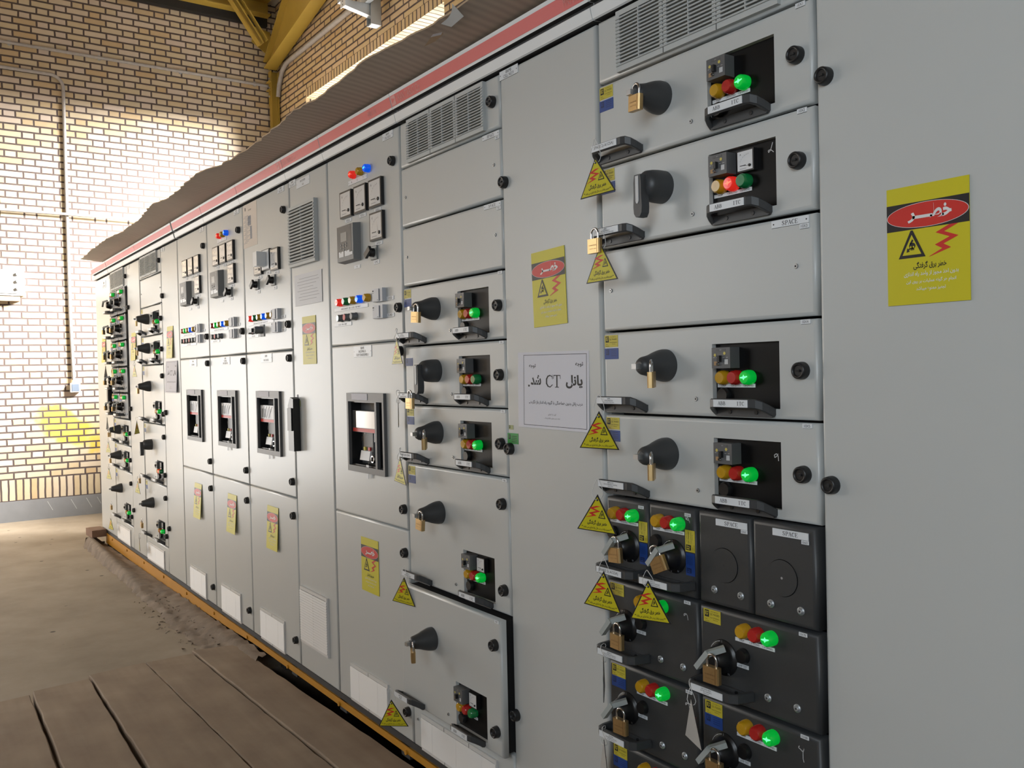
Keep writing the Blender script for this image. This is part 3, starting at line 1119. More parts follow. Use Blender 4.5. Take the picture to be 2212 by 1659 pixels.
def f_lock_body(b):
    w, h, d = .040, .033, .013
    n = 6
    o = []
    for sx, a0 in ((1, -90), (1, 0), (-1, 90), (-1, 180)):
        for k in range(n + 1):
            pass
    o = [(-w / 2 + .002, -d / 2), (w / 2 - .002, -d / 2), (w / 2, -d / 2 + .003), (w / 2, d / 2 - .003), (w / 2 - .002, d / 2), (-w / 2 + .002, d / 2), (-w / 2, d / 2 - .003), (-w / 2, -d / 2 + .003)]
    vs = [(p[0], p[1], -h) for p in o] + [(p[0], p[1], 0) for p in o]
    fs = [tuple(range(7, -1, -1)), tuple(range(8, 16))] + [(i, (i + 1) % 8, 8 + (i + 1) % 8, 8 + i) for i in range(8)]
    b.add(vs, fs, BRASS)
    b.text('HARDENED', 0, -.015, .0028, -d / 2 - .0002, BRASSL, w=.026)
    b.text('MADE IN CHINA', 0, -.023, .0020, -d / 2 - .0002, BRASSL, w=.022)
    b.box(.0125, .0135, -d / 2 - .0003, -d / 2, -h + .001, -.001, BRASSL)


def f_shackle(b):
    r, s = .0026, .0115
    pts = [(-s, 0, -.004), (-s, 0, .010)] + [(-s * math.cos(a), 0, .012 + s * math.sin(a)) for a in [math.pi * k / 10 for k in range(11)]] + [(s, 0, .010), (s, 0, -.004)]
    b.tube(pts, r, CHROME, 10)


def padlock(x, y, z, yaw, label, roll=0):
    """Brass padlock; (x, y, z) is the middle of the top face of its body."""
    r = thing('padlock', label, 'padlock', (x, y, z), (0, R(roll), R(yaw)), 'brass padlocks on the switchboard')
    part(r, 'lock_body', 'lockb', f_lock_body, label='brass body')
    part(r, 'shackle', 'lockh', f_shackle, label='chrome shackle')
    return r


# ------------------------------------------------------------------ withdrawable drawers
def f_caption(w, words):
    def fn(b):
        b.box(-w / 2, w / 2, -.0014, 0, -.0036, .0036, WHT)
        n = len(words)
        for i, t in enumerate(words):
            b.text(t, w * ((i + .5) / n - .5), 0, .0036, -.0016, INK, w=w / n * (.78 if len(t) > 4 else .42))
    return fn


CAP = ('TRIP', 'C.B CLOSED', 'C.B OPENED')


def chalk(b, pts, y):
    for p, q in zip(pts, pts[1:]):
        d = Vector((q[0] - p[0], q[1] - p[1])).normalized()
        n = Vector((-d.y, d.x)) * .0008
        b.flat([(p[0] - n.x, p[1] - n.y), (q[0] - n.x, q[1] - n.y), (q[0] + n.x, q[1] + n.y), (p[0] + n.x, p[1] + n.y)], y, CBW)


def grey_drawer(XL, T, label, group, W_=.592, H=.1935, lever=False, lamps='yrG', amm=False, stick='yb', num='', nl=(), chalkm=None, sc=True, pull=0.0, btn=True):
    zb = T - H
    r = thing('drawer_unit', label, 'drawer', (XL, -pull, zb), group=group)
    tall = H > .3
    dz = H - .1935        # handles and instruments sit by the bottom edge
    hx0, hx1, hz0, hz1 = .343, .512, H - dz - .171, H - dz - .041

    def fp(b):
        b.plate(.004, W_ - .003, .003, H - .003, 0, .020, GREY, .007, (hx0, hx1, hz0, hz1))
        if pull:
            b.box(.012, W_ - .012, .020, .040 + pull, .010, H - .010, DARK)
    part(r, 'front_panel', ('fp', W_, H, pull), fp)

    def ip(b):
        b.rect(hx0 - .004, hx1 + .004, hz0 - .004, hz1 + .004, .0115, INST)
        if chalkm:
            chalk(b, [(hx1 - .020 + p[0], hz1 - .012 - dz * 0 + p[1]) for p in chalkm], .0112)
    part(r, 'instrument_plate', ('ip', H, chalkm), ip)
    part(r, 'circuit_breaker', 'mccb', f_mccb, (.357, .0113, hz1 - .050))
    if amm:
        part(r, 'ammeter', 'amm', f_meter(.043, 'A', .05), (.417, .0113, hz1 - .052))
    for i, c in enumerate(lamps):
        lamp(r, c, .369 + .0318 * i, .0113, hz1 - .069)
    part(r, 'lamp_caption', 'cap97', f_caption(.097, CAP), (.396, .0113, hz1 - .0855))
    if btn:
        part(r, 'push_button', 'pbblk', lambda b: b.lathe(0, 0, [(.0155, 0), (.0155, -.006), (.013, -.011)], BLK, 20), (.366, .0113, hz1 - .105))
    rot_z = H - (.0825 if not tall else .140)
    if lever:
        hnd = part(r, 'rotary_handle', 'bellopen', f_bell_open, (.208, 0, rot_z))
        part(hnd, 'lever', 'lever', f_lever, (0, 0, 0))
    else:
        hnd = part(r, 'rotary_handle', 'bell', f_bell, (.208, 0, rot_z))
        part(hnd, 'lock_tab', 'tab', f_tab)
    grip(r, .001, .006, nl)
    g = grip(r, .352, .006, (), (('ABB', -.021, .0070), ('ITC', .026, .0070)))
    if tall:
        knob(r, .563, H - .074)
        knob(r, .563, H - .316)
    else:
        knob(r, .564, H - .098)
    if sc:
        screw(r, .297, .039)
    if num:
        plate(r, .573, H - .0078, .021, .0085, (num,), name='number_plate')
    if 'y' in stick:
        sticky(r, .031, H - .0225)
    if 'b' in stick:
        stickb(r, .031, H - .052)
    return r


def f_halffront(w, h):
    def fn(b):
        b.plate(.002, w - .002, .003, h - .003, -.012, .020, CHARL, .008)
    return fn


def f_disc(b):
    b.lathe(0, 0, [(.037, 0), (.036, -.003), (.031, -.0035), (.029, -.010), (.027, -.020), (.023, -.032), (.019, -.036)], BLK, 32)
    for a0 in (100, 115, 130, 145):
        p = (math.cos(R(a0)) * .0335, math.sin(R(a0)) * .0335)
        q = (math.cos(R(a0 + 13)) * .0335, math.sin(R(a0 + 13)) * .0335)
        b.flat([p, q, (q[0] * 1.03, q[1] * 1.03), (p[0] * 1.03, p[1] * 1.03)], -.0037, CBW)
    for a0 in (-62, -98):
        c = (math.cos(R(a0)) * .0335, math.sin(R(a0)) * .0335)
        b.text('N' if a0 == -62 else 'II', c[0], c[1], .0042, -.0037, INKG)
    b.text('I', math.cos(R(92)) * .0335, math.sin(R(92)) * .0335, .005, -.0037, INKG)


def f_levtab(b):
    b.bar((.030, -.030, .032), (.010, -.056, .022), .013, .011, TAB, (0, 0, 1))
    b.bar((.012, -.056, .025), (-.018, -.058, -.012), .011, .013, TAB, (0, -1, 0))


def half_drawer(XL, T, label, group, w=.290, h=.190, num='', nl=(), stick='yb', lamps='yrG', chalkm=None):
    r = thing('drawer_unit', label, 'drawer', (XL, 0, T - h), group=group)
    y = -.0122
    part(r, 'front_panel', ('hf', w, h), f_halffront(w, h))
    for i, c in enumerate(lamps):
        lamp(r, c, .126 + .0315 * i, y, h - .031)
    part(r, 'lamp_caption', 'cap97', f_caption(.097, CAP), (.147, y, h - .053))
    d = part(r, 'rotary_handle', 'disc', f_disc, (.066, y, h - .100))
    part(d, 'lever', 'levtab', f_levtab, label='light grey lever')
    part(r, 'push_button', 'pbblk', lambda b: b.lathe(0, 0, [(.0155, 0), (.0155, -.006), (.013, -.011)], BLK, 20), (.119, y, h - .083))
    plate(r, .1165, h - .1045, .029, .0075, ('LAMP TEST',), y, name='caption_plate')
    g = part(r, 'grip_handle', 'gripf', f_grip_flat(.142), (.002, y, h - .168))
    plate(g, .064, .0098, .084, .0135, nl, -.0518, name='name_plate')
    bolt(r, .177, h - .150, y)
    bolt(r, .245, h - .150, y)
    if num:
        plate(r, .261, h - .0075, .018, .007, (num,), y, name='number_plate')
    if 'y' in stick:
        sticky(r, .037, h - .022, y)
    if 'b' in stick:
        stickb(r, .036, h - .0485, y)
    if chalkm:
        def fn(b):
            chalk(b, chalkm, 0)
        part(r, 'chalk_mark', ('chk', tuple(chalkm)), fn, (.255, y - .0004, h - .038))
    return r


def quarter_drawer(XL, T, label, group, w=.143, h=.195, num='', nl=(), chalkm=None):
    r = thing('drawer_unit', label, 'drawer', (XL, 0, T - h), group=group)
    y = -.0122
    part(r, 'front_panel', ('hf', w, h), f_halffront(w, h))
    for i, c in enumerate('yrG'):
        lamp(r, c, .040 + .0297 * i, y, h - .037)
    part(r, 'lamp_caption', 'cap94', f_caption(.094, CAP), (.064, y, h - .0565))
    d = part(r, 'rotary_handle', 'disc', f_disc, (.078, y, h - .110))
    part(d, 'lever', 'levtab', f_levtab, label='light grey lever')
    part(r, 'push_button', 'pbblk', lambda b: b.lathe(0, 0, [(.0155, 0), (.0155, -.006), (.013, -.011)], BLK, 20), (.028, y, h - .084))
    sticky(r, .127, h - .0705, y, R(-90))
    stickb(r, .127, h - .120, y, R(-90))
    if num:
        plate(r, .122, h - .0155, .017, .0068, (num,), y, name='number_plate')
    g = part(r, 'grip_handle', 'gripq', f_grip_flat(.139), (.002, y, h - .173))
    plate(g, .064, .0098, .084, .0135, nl, -.0518, name='name_plate')
    if chalkm:
        def fn(b):
            chalk(b, chalkm, 0)
        part(r, 'chalk_mark', ('chk', tuple(chalkm)), fn, (.122, y - .0004, h - .026))
    return r


def blank_quarter(XL, T, label, group, w=.143, h=.195, num='', pin=False):
    r = thing('blank_drawer_cover', label, 'blank cover', (XL, 0, T - h), group=group)
    y = -.0122

    def fn(b):
        f_halffront(w, h)(b)
        n = 40
        vs = []
        for rr in (.0345, .0355):
            vs += [(.072 + rr * math.cos(2 * math.pi * k / n), y + .0002, h - .106 + rr * math.sin(2 * math.pi * k / n)) for k in range(n)]
        b.add(vs, [(k, (k + 1) % n, n + (k + 1) % n, n + k) for k in range(n)], SEAL)
        b.lathe(.072, h - .106, [(.0345, y), (.0345, y - .0012)], CHARL, 40)
        b.ell(.072, h - .106, .0025, .0025, y - .0014, GALV if pin else SEAL, 12)
    part(r, 'front_panel', ('bq', w, h, pin), fn)
    plate(r, .093, h - .0195, .081, .0135, (), y, ser=(('SPACE', 0, .0075),), name='name_plate')
    plate(r, .126, h - .0305, .016, .0072, (num,), y, name='number_plate')
    bolt(r, .045, h - .160, y)
    bolt(r, .114, h - .160, y)
    return r


def blank_panel(XL, T, label, group, W_=.592, H=.1935, num=''):
    r = thing('blank_drawer_cover', label, 'blank cover', (XL, 0, T - H), group=group)
    part(r, 'front_panel', ('bp', W_, H), lambda b: b.plate(.004, W_ - .003, .003, H - .003, 0, .020, GREY, .007))
    if num:
        plate(r, .542, H - .0125, .084, .0135, (), ser=(('SPACE', 0, .0078),), screws=True, name='name_plate')
        plate(r, .574, H - .0245, .020, .0090, (num,), name='number_plate')
    screw(r, .554, H - .0965)
    screw(r, .034, H - .0975)
    return r


# ------------------------------------------------------------------ cabinets
ZB = 0.103


class Cab:
    def __init__(s, XL, XR, label, group='switchboard cabinets standing in one row'):
        s.XL, s.XR = XL, XR
        s.r = thing('switchgear_cabinet', label, 'electrical cabinet', (XL, 0, ZB), group=group)
        b = MB()
        b.box(XL + .002, XR - .002, .060, .72, .125, 2.19, DARK)
        b.box(XL + .001, XL + .003, .020, .722, .125, 2.19, GREY)
        b.box(XR - .003, XR - .001, .020, .722, .125, 2.19, GREY)
        b.box(XL + .001, XR - .001, .71, .724, .125, 2.19, GREY)
        s.w('body', b)
        b = MB()
        b.box(XL, XR, .004, .70, ZB, .1262, SEAL)
        s.w('plinth', b)

    def w(s, name, b, parent=None, label=None):
        p = parent or s.r
        loc = (-s.XL, 0, -ZB) if parent is None else (0, 0, 0)
        o = b.build(name, p, loc)
        if label:
            o['label'] = label
        return o

    def fascia(s, txt=(), x0=None, x1=None, split=()):
        XL = s.XL + .0012 if x0 is None else x0
        XR = s.XR - .0012 if x1 is None else x1
        b = MB()

        def fy(z):
            return -.012 - (z - 2.184) * .26
        prof = [(.03, 2.186), (-.008, 2.184), (-.012, 2.187), (-.0185, 2.2115), (-.0175, 2.2130), (-.006, 2.2130), (-.006, 2.2255), (-.0225, 2.2255), (-.0355, 2.2755), (.30, 2.2765), (.30, 2.19)]
        mats_ = [DARK, FASC, FASC, FASC, FASC, SEAL, SEAL, FASC, FASC, FASC]
        for i in range(len(prof) - 1):
            p, q = prof[i], prof[i + 1]
            b.add([(XL, p[0], p[1]), (XR, p[0], p[1]), (XR, q[0], q[1]), (XL, q[0], q[1])], [(0, 1, 2, 3)], mats_[i])
        b.add([(XL, p[0], p[1]) for p in prof], [tuple(range(len(prof)))], FASC)
        b.add([(XR, p[0], p[1]) for p in prof], [tuple(range(len(prof)))], FASC)

        def ry(z):
            return -.0225 - (z - 2.2255) * .26 - .0006
        b.add([(XL + .001, ry(2.2325), 2.2325), (XR - .001, ry(2.2325), 2.2325), (XR - .001, ry(2.2655), 2.2655), (XL + .001, ry(2.2655), 2.2655)], [(0, 1, 2, 3)], RED)
        for t, x, ww, hh in txt:
            c = MB()
            if t == '#':
                c.rect(x, x + ww, 2.249 - hh / 2, 2.249 + hh / 2, 0, REDT)
                c.flat([(x + .004, 2.249 + hh * .3), (x + ww - .004, 2.249 + hh * .1), (x + .006, 2.249 - hh * .3)], -.0002, RED)
            else:
                c.text(t, x, 2.249, hh, 0, REDT, w=ww)
            for k, v in enumerate(c.v):
                c.v[k] = (v[0], ry(v[2]) - .0005 + v[1], v[2])
            n = len(b.v)
            b.v += c.v
            for f, m, sm in zip(c.f, c.m, c.sm):
                b.f.append(tuple(n + q for q in f))
                b.m.append(b.mi(c.mats[m]))
                b.sm.append(sm)
        return s.w('fascia', b, label='white fascia with a red stripe')

    def door(s, x0, x1, z0, z1, name='door', hole=None):
        b = MB()
        b.plate(x0, x1, z0, z1, 0, .022, GREY, .007, hole)
        return s.w(name, b)

    def k(s, x, z, parent=None):
        o = knob(parent or s.r, x if parent else x - s.XL, z if parent else z - ZB)
        return o

    def pl(s, parent, x, z, w, h, lines, screws=True, th=None):
        return plate(parent, x, z, w, h, lines, screws=screws, th=th)

    def vent_door(s, x0, x1, z0=2.0345, z1=2.178, kx=None, kz=None, v0=.062, v1=.515):
        d = s.door(x0, x1, z0, z1, 'top_door', (x0 + v0 + .012, x0 + v1 - .012, z0 + .016, z1 - .014))
        b = MB()
        vent_grille(b, x0 + v0, x0 + v1, z0 + .004, z1 - .002, 3, 14, VENT, True, -.010)
        s.w('vent_grille', b, d)
        if kx:
            s.k(kx, kz, d)
        return d

    def low_panel(s, x0, x1, z1, gx0, gx1, cols, gz1):
        d = s.door(x0, x1, .1285, z1, 'bottom_panel')
        b = MB()
        vent_grille(b, gx0, gx1, .132, gz1, cols, 22, BOTV, False, -.006)
        s.w('bottom_grille', b, d, 'white louvred grille')
        return d


def sub(parent, name, key, fn, x, z, y=0.0, label=None):
    return part(parent, name, key, fn, (x, y, z), label=label)


def bay(c, X, kind, cell, nameln, group=None):
    """Feeder bay with an upper instrument door, a breaker door and a lower door."""
    X1 = c.XR - .004
    X0 = c.XL + .005
    up = c.door(X0, X1, 1.4712, 2.178, 'instrument_door')
    mid = c.door(X0, X1, .8395, 1.4688, 'breaker_door', (X + .159, X + .456, 1.011, 1.290))
    low = c.door(X0, X1, .1285, .8375, 'lower_door')
    f = c
    c.pl(up, X + .518, 2.1625, .076, .024, cell)
    c.k(X + .553, 2.070, up)
    c.k(X + .576, 1.580, up)
    c.k(X + .577, 1.436, mid)
    c.k(X + .577, .908, mid)
    c.k(X + .576, .762, low)
    c.k(X + .570, .227, low)
    c.pl(mid, X + .281, 1.443, .148, .040, nameln, th=.0095)

    def meter(u, z, mark, nd):
        sub(up, 'panel_meter', ('pm', mark, nd), f_meter(.097, mark, nd), X + u, z)
        plate(up, X + u + .048, z - .010, .052, .012, ('METER ' + mark,), screws=False)

    if kind != 3:
        for u, z, nd in ((.141, 1.937, .03), (.262, 1.937, .03), (.383, 1.937, .03)):
            meter(u, z, 'A', nd)
        meter(.386, 1.822, 'V', .82)
        sub(up, 'protection_relay', 'relay', f_relay, X + .147, 1.770)
        plate(up, X + .255, 1.750, .05, .012, ('F1',))
        sub(up, 'selector_switch', 'selsw', f_selector, X + .400, 1.783)
        plate(up, X + .412, 1.7495, .042, .014, ('V.M.S',))
        if kind != 1:
            for u, l in ((.250, 'R'), (.311, 'y'), (.369, 'B')):
                lamp(up, l, X + u, 0, 2.082)
            plate(up, X + .275, 2.0595, .155, .016, ('R            S            T',), th=.007, screws=True)
        row = {1: 'rGyBy', 2: 'rGyBy', 4: 'RgyBy'}[kind]
        if kind == 1:
            us = (.118, .168, .226, .280, .342)
        else:
            us = (.107, .166, .224, .282, .344)
        for u, l in zip(us, row):
            lamp(up, l, X + u, 0, 1.631)
        plate(up, X + .190, 1.606, .292, .0125, ('SPRING CHARGED   OPEN   CLOSED   TRIP   READY',), th=.006)
        bt = {1: (LGRY, SIGNRED, LGRY, SIGNRED, LGRY, LGRY), 2: (LGRY, SIGNRED, LGRY), 4: (LAG, SIGNRED, BLK)}[kind]
        for i, m in enumerate(bt):
            sub(up, 'push_button', 'pb' + m.name, f_button(m), X + (.117 + .056 * i if kind == 1 else .115 + .060 * i), 1.572)
        if kind == 1:
            sub(up, 'push_button', 'pb' + LGRY.name, f_button(LGRY), X + .405, 1.631)
        plate(up, X + (.117 if kind != 1 else .205), 1.549, .155 if kind != 1 else .31, .0125, ('CLOSE   OPEN   RESET',), th=.006)
    else:
        meter(.176, 1.824, 'A', .4)
        meter(.394, 1.824, 'Hz', .5)
        sub(up, 'synchroscope', 'sync', lambda b: (b.box(0, .100, -.012, 0, 0, .092, BLK), b.box(.004, .096, -.0135, -.012, .004, .088, WHT), b.box(.010, .06, -.055, -.0135, .016, .080, BOXW)), X + .283, 1.836)
        plate(up, X + .34, 1.823, .052, .012, ('METER S',))
        for u in (.190, .405):
            sub(up, 'selector_switch', 'selsw', f_selector, X + u, 1.784)
            plate(up, X + u + .012, 1.7495, .042, .014, ('V.M.S',))
        for i, l in enumerate('RgyByy'):
            lamp(up, l, X + .105 + .060 * i, 0, 1.631)
        plate(up, X + .218, 1.606, .346, .0125, ('SPRING CHARGED   OPEN   CLOSED   TRIP   READY   SYNC',), th=.006)
        for i, m in enumerate((LGRY, SIGNRED)):
            sub(up, 'push_button', 'pb' + m.name, f_button(m), X + .104 + .058 * i, 1.572)
        sub(up, 'selector_switch', 'selsw2', lambda b: (b.box(-.026, .026, -.004, 0, -.024, .030, RELG), b.lathe(0, .006, [(.017, -.004), (.017, -.030), (.014, -.040)], LGRY, 20), b.box(-.05, -.012, -.048, -.030, -.004, .014, BLK)), X + .240, 1.566)
        plate(up, X + .117, 1.549, .145, .0125, ('CLOSE   OPEN',), th=.006)

        def doc(b):
            b.box(0, .196, -.0008, 0, 0, .203, PAPW)
            for i in range(20):
                b.rect(.010 + .012 * (i % 3), .06 + .02 * ((i * 7) % 3), .022 + i * .0066, .0238 + i * .0066, -.0011, INKG)
            b.rect(.07, .115, .10, .145, -.0011, INKG)
            b.rect(.10, .125, .035, .095, -.0011, INKG)
            b.text('TEST SHEET', .10, .172, .006, -.0011, INK)
            b.rect(.030, .040, .175, .190, -.0011, INK)
        sub(up, 'taped_document', 'doc', doc, X - .003 + .010, 1.970, label='printed sheet taped to the door')
    # miniature breakers behind their windows at the right
    for z in (1.609, 1.5515):
        sub(up, 'miniature_breaker', 'mcbw', f_mcbw, X + .404, z)
        plate(up, X + .508, z + .008, .052, .0125, ('F1-MCB',))
    br = sub(mid, 'air_circuit_breaker', 'acb', f_acb, X + .156, 1.006)
    return up, mid, low, br


def acb_parts(br, lit, key=None):
    # sub-parts of the breaker would be one level too deep on a door, so its faces are parts of the door
    d, loc = br.parent, br.location
    def at(n, k, fn, x, z, label=None):
        return part(d, n, k, fn, (loc.x + x, 0, loc.z + z), label=label)
    at('trip_unit', ('acbs', lit), f_acb_screen(lit), .016, .144)
    at('breaker_front', 'acbb', f_acb_body, .020, .060)
    at('lock_cylinder', 'acbl', f_acb_lock, .160, .049)
    at('lock_cover', 'acbc', f_acb_cover, .062, .036)
    at('key_strip', 'acbk', f_acb_strip, .246, .034)
    if key:
        def fn(b):
            b.tube([(0, .004, .004), (0, .0, 0), (.002, -.006, -.012)], .001, CHROME, 6)
            b.add([(-.010, -.008, -.014), (.010, -.008, -.014), (.010, -.010, -.062), (-.010, -.010, -.062), (-.010, -.009, -.014), (.010, -.009, -.014), (.010, -.011, -.062), (-.010, -.011, -.062)],
                  [(0, 1, 2, 3), (4, 5, 6, 7), (0, 1, 5, 4), (3, 2, 6, 7), (0, 3, 7, 4), (1, 2, 6, 5)], key)
        at('key_tag', ('kt', key.name), fn, .160, .044)


# ------------------------------------------------------------------ the room
XW, YB, YF, XE = -9.8, 2.27, -3.65, 3.6
WX0, WX1, WZ0, WZ1 = -8.97, -6.08, 2.95, 4.30      # window behind the cabinets


def zc(x):
    return 5.56 + (x - XW) * .16


b = MB()
DY0, DY1, DZ = -3.25, -1.45, 2.3          # open doorway at the far left
for y0, y1, z0, z1, m in ((DY1, YB, .4115, 7.8, BRL), (DY1, YB, .1975, .4115, SOLL), (DY1, YB, -.02, .1975, BRL), (YF, DY0, -.02, 7.8, BRL), (DY0, DY1, DZ, 7.8, BRL)):
    b.add([(XW, y0, z0), (XW, y1, z0), (XW, y1, z1), (XW, y0, z1)], [(0, 1, 2, 3)], m)
b.box(XW - .20, XW - .001, DY1, YB + .3, -.02, 7.8, PLASTER)
b.box(XW - .20, XW - .001, YF, DY0, -.02, 7.8, PLASTER)
b.box(XW - .20, XW - .001, DY0, DY1, DZ, 7.8, PLASTER)
struct(b, 'wall_left')
b = MB()
b.box(XW, XW + .015, DY1, YB, 0, .1985, STONE)
for yy, l in ((-.19, .09), (.02, .10), (.16, .10), (.26, .07)):
    b.bar((XW + .0155, yy, .17), (XW + .0155, yy + l * .5, .17 - l), .003, .001, CBW, (1, 0, 0))
struct(b, 'baseboard_left')

b = MB()
y = YB
for x0, x1, z0, z1 in ((XW, WX0, -.02, 7.8), (WX1, XE, -.02, 7.8), (WX0, WX1, -.02, WZ0), (WX0, WX1, WZ1 + .30 - .205, 7.8)):
    b.add([(x0, y, z0), (x1, y, z0), (x1, y, z1), (x0, y, z1)], [(0, 1, 2, 3)], BRB)
b.add([(WX0, y, WZ1), (WX1, y, WZ1), (WX1, y, WZ1 + .095), (WX0, y, WZ1 + .095)], [(0, 1, 2, 3)], SOLB)
yo = YB + .30
b.add([(WX0, y, WZ1), (WX1, y, WZ1), (WX1, yo, WZ1), (WX0, yo, WZ1)], [(0, 1, 2, 3)], SOLB)
b.add([(WX0, y, WZ0), (WX0, yo, WZ0), (WX0, yo, WZ1), (WX0, y, WZ1)], [(0, 1, 2, 3)], BRL)
b.add([(WX1, y, WZ0), (WX1, yo, WZ0), (WX1, yo, WZ1), (WX1, y, WZ1)], [(0, 1, 2, 3)], BRL)
b.add([(WX0, y, WZ0), (WX1, y, WZ0), (WX1, yo, WZ0), (WX0, yo, WZ0)], [(0, 1, 2, 3)], STONE)
for x0, x1, z0, z1 in ((XW, WX0, -.02, 7.8), (WX1, XE, -.02, 7.8), (WX0, WX1, -.02, WZ0), (WX0, WX1, WZ1, 7.8)):
    b.add([(x0, yo, z0), (x1, yo, z0), (x1, yo, z1), (x0, yo, z1)], [(0, 1, 2, 3)], PLASTER)
struct(b, 'wall_back')

b = MB()   # steel frame of that window
for x in (WX0 + .03, WX0 + .98, WX0 + 1.92, WX1 - .03):
    b.box(x - .025, x + .025, yo - .06, yo - .02, WZ0, WZ1, GALV)
for z in (WZ0 + .03, WZ1 - .03):
    b.box(WX0, WX1, yo - .06, yo - .02, z - .025, z + .025, GALV)
struct(b, 'window_1')

# wall behind the camera: near window, far opening added for fill; and end wall
b = MB()
ops = [(-6.6, -4.4), (-.1, 2.7)]
z0, z1 = 1.55, 3.05
xs = [XW, ops[0][0], ops[0][1], ops[1][0], ops[1][1], XE]
for i in range(5):
    if i in (1, 3):
        b.box(xs[i], xs[i + 1], YF - .25, YF, -.02, z0, BRB)
        b.box(xs[i], xs[i + 1], YF - .25, YF, z1, 7.8, BRB)
    else:
        b.box(xs[i], xs[i + 1], YF - .25, YF, -.02, 7.8, BRB)
struct(b, 'wall_front')
b = MB()
b.box(XE, XE + .25, YF - .25, YB + .3, -.02, 7.8, PLASTER)
struct(b, 'wall_right')

b = MB()
n = 12
for i in range(n):
    x0, x1 = XW - .2 + (XE + .5 - XW) * i / n, XW - .2 + (XE + .5 - XW) * (i + 1) / n - .015
    for j in range(6):
        y0 = YF - .2 + (YB + .5 - YF) * j / 6
        y1 = YF - .2 + (YB + .5 - YF) * (j + 1) / 6 - .012
        b.add([(x0, y0, zc(x0)), (x1, y0, zc(x1)), (x1, y1, zc(x1)), (x0, y1, zc(x0))], [(0, 1, 2, 3)], CEIL)
x0, x1 = XW - .2, XE + .3
b.add([(x0, YF - .2, zc(x0) + .02), (x1, YF - .2, zc(x1) + .02), (x1, YB + .3, zc(x1) + .02), (x0, YB + .3, zc(x0) + .02)], [(0, 1, 2, 3)], SLIT)
b.add([(x0, YF - .2, zc(x0) + .12), (x1, YF - .2, zc(x1) + .12), (x1, YB + .3, zc(x1) + .12), (x0, YB + .3, zc(x0) + .12)], [(0, 1, 2, 3)], SLIT)
struct(b, 'ceiling')

# floor with the cable trench under the near cabinets
TX0, TX1, TY0, TY1 = -4.02, 2.2, -.80, .66
b = MB()
for x0, x1, y0, y1 in ((XW, TX0, YF, YB), (TX1, XE, YF, YB), (TX0, TX1, YF, TY0), (TX0, TX1, TY1, YB)):
    b.add([(x0, y0, 0), (x1, y0, 0), (x1, y1, 0), (x0, y1, 0)], [(0, 1, 2, 3)], FLOOR)
for p, q in (((TX0, TY0), (TX1, TY0)), ((TX1, TY0), (TX1, TY1)), ((TX1, TY1), (TX0, TY1)), ((TX0, TY1), (TX0, TY0))):
    b.add([(p[0], p[1], 0), (q[0], q[1], 0), (q[0], q[1], -.9), (p[0], p[1], -.9)], [(0, 1, 2, 3)], RUBBLE)
b.add([(TX0, TY0, -.9), (TX1, TY0, -.9), (TX1, TY1, -.9), (TX0, TY1, -.9)], [(0, 1, 2, 3)], RUBBLE)
struct(b, 'floor')

# ground outside so that the sky light behaves at the window
b = MB()
b.add([(-30, YB + .35, -.3), (20, YB + .35, -.3), (20, 40, -.3), (-30, 40, -.3)], [(0, 1, 2, 3)], PLASTER)
b.add([(-30, -40, -.3), (20, -40, -.3), (20, YF - .3, -.3), (-30, YF - .3, -.3)], [(0, 1, 2, 3)], PLASTER)
struct(b, 'ground_outside')

# rough screed kerb in front of the channel
random.seed(3)
b = MB()
nx, ny = 130, 9
vs = []
for i in range(nx + 1):
    x = -7.90 + i / nx * (7.90 - 4.02)
    t = i / nx
    for j in range(ny + 1):
        s_ = j / ny
        yo_ = -.165 - .02 * t + (random.uniform(-.012, .012) + (.035 * math.sin(x * 9) + .03 * math.sin(x * 23)) * max(0, t - .45)) * (1 - s_)
        y_ = yo_ + (-.008 - yo_) * s_
        ridge = .070 * (1 - t) ** 1.3 + .012
        inner = .012 + .058 * t
        if s_ < .05:
            z_ = 0.0
        elif s_ < .35:
            z_ = ridge * min(1, .55 + s_ * 2.2)
        else:
            k = (s_ - .35) / .65
            z_ = ridge * (1 - min(1, k * 1.6)) + inner * min(1, k * 1.6)
        if t > .5:
            ridge *= 1
            z_ *= .55 + .45 * s_
        if j not in (0,):
            z_ += random.uniform(-.004, .004) + (random.uniform(-.007, .007) if t > .5 else 0)
        vs.append((x, y_, max(z_, 0)))
fs = [(i * (ny + 1) + j, (i + 1) * (ny + 1) + j, (i + 1) * (ny + 1) + j + 1, i * (ny + 1) + j + 1) for i in range(nx) for j in range(ny)]
b.add(vs, fs, RUBBLE, True)
b.add([(-7.90, -.165, 0), (-7.90, -.008, 0), (-7.90, -.008, .03), (-7.90, -.03, .03), (-7.90, -.08, .078), (-7.90, -.15, .075)], [(0, 1, 2, 3, 4, 5)], RUBBLE)
o = b.build('screed_kerb')
tag(o, 'rough broken screed strip on the floor along the yellow channel', 'screed strip')
# piles of crumbs along its broken part
b = MB()
for k in range(150):
    x = random.uniform(-5.75, -4.35)
    yy = -.19 + random.uniform(-.05, .12)
    s_ = random.uniform(.004, .013)
    zz = .03 if yy > -.15 else 0.0
    pts = [(x + random.uniform(-s_, s_), yy + random.uniform(-s_, s_), zz + random.uniform(0, s_)) for _ in range(5)]
    b.add(pts, [(0, 1, 2), (0, 2, 3), (0, 3, 4), (1, 2, 4), (2, 3, 4)], RUBBLE)
o = b.build('mortar_crumbs')
o['kind'] = 'stuff'
o['label'] = 'loose mortar crumbs strewn along the broken screed edge'
o['category'] = 'rubble'

# end brick on the kerb
b = MB()
b.box(-.10, .10, -.055, .055, 0, .058, DUSTY)
o = b.build('brick', None, (-7.93, -.066, .079), (0, 0, R(4)))
tag(o, 'brown brick lying at the far end of the screed strip', 'brick')

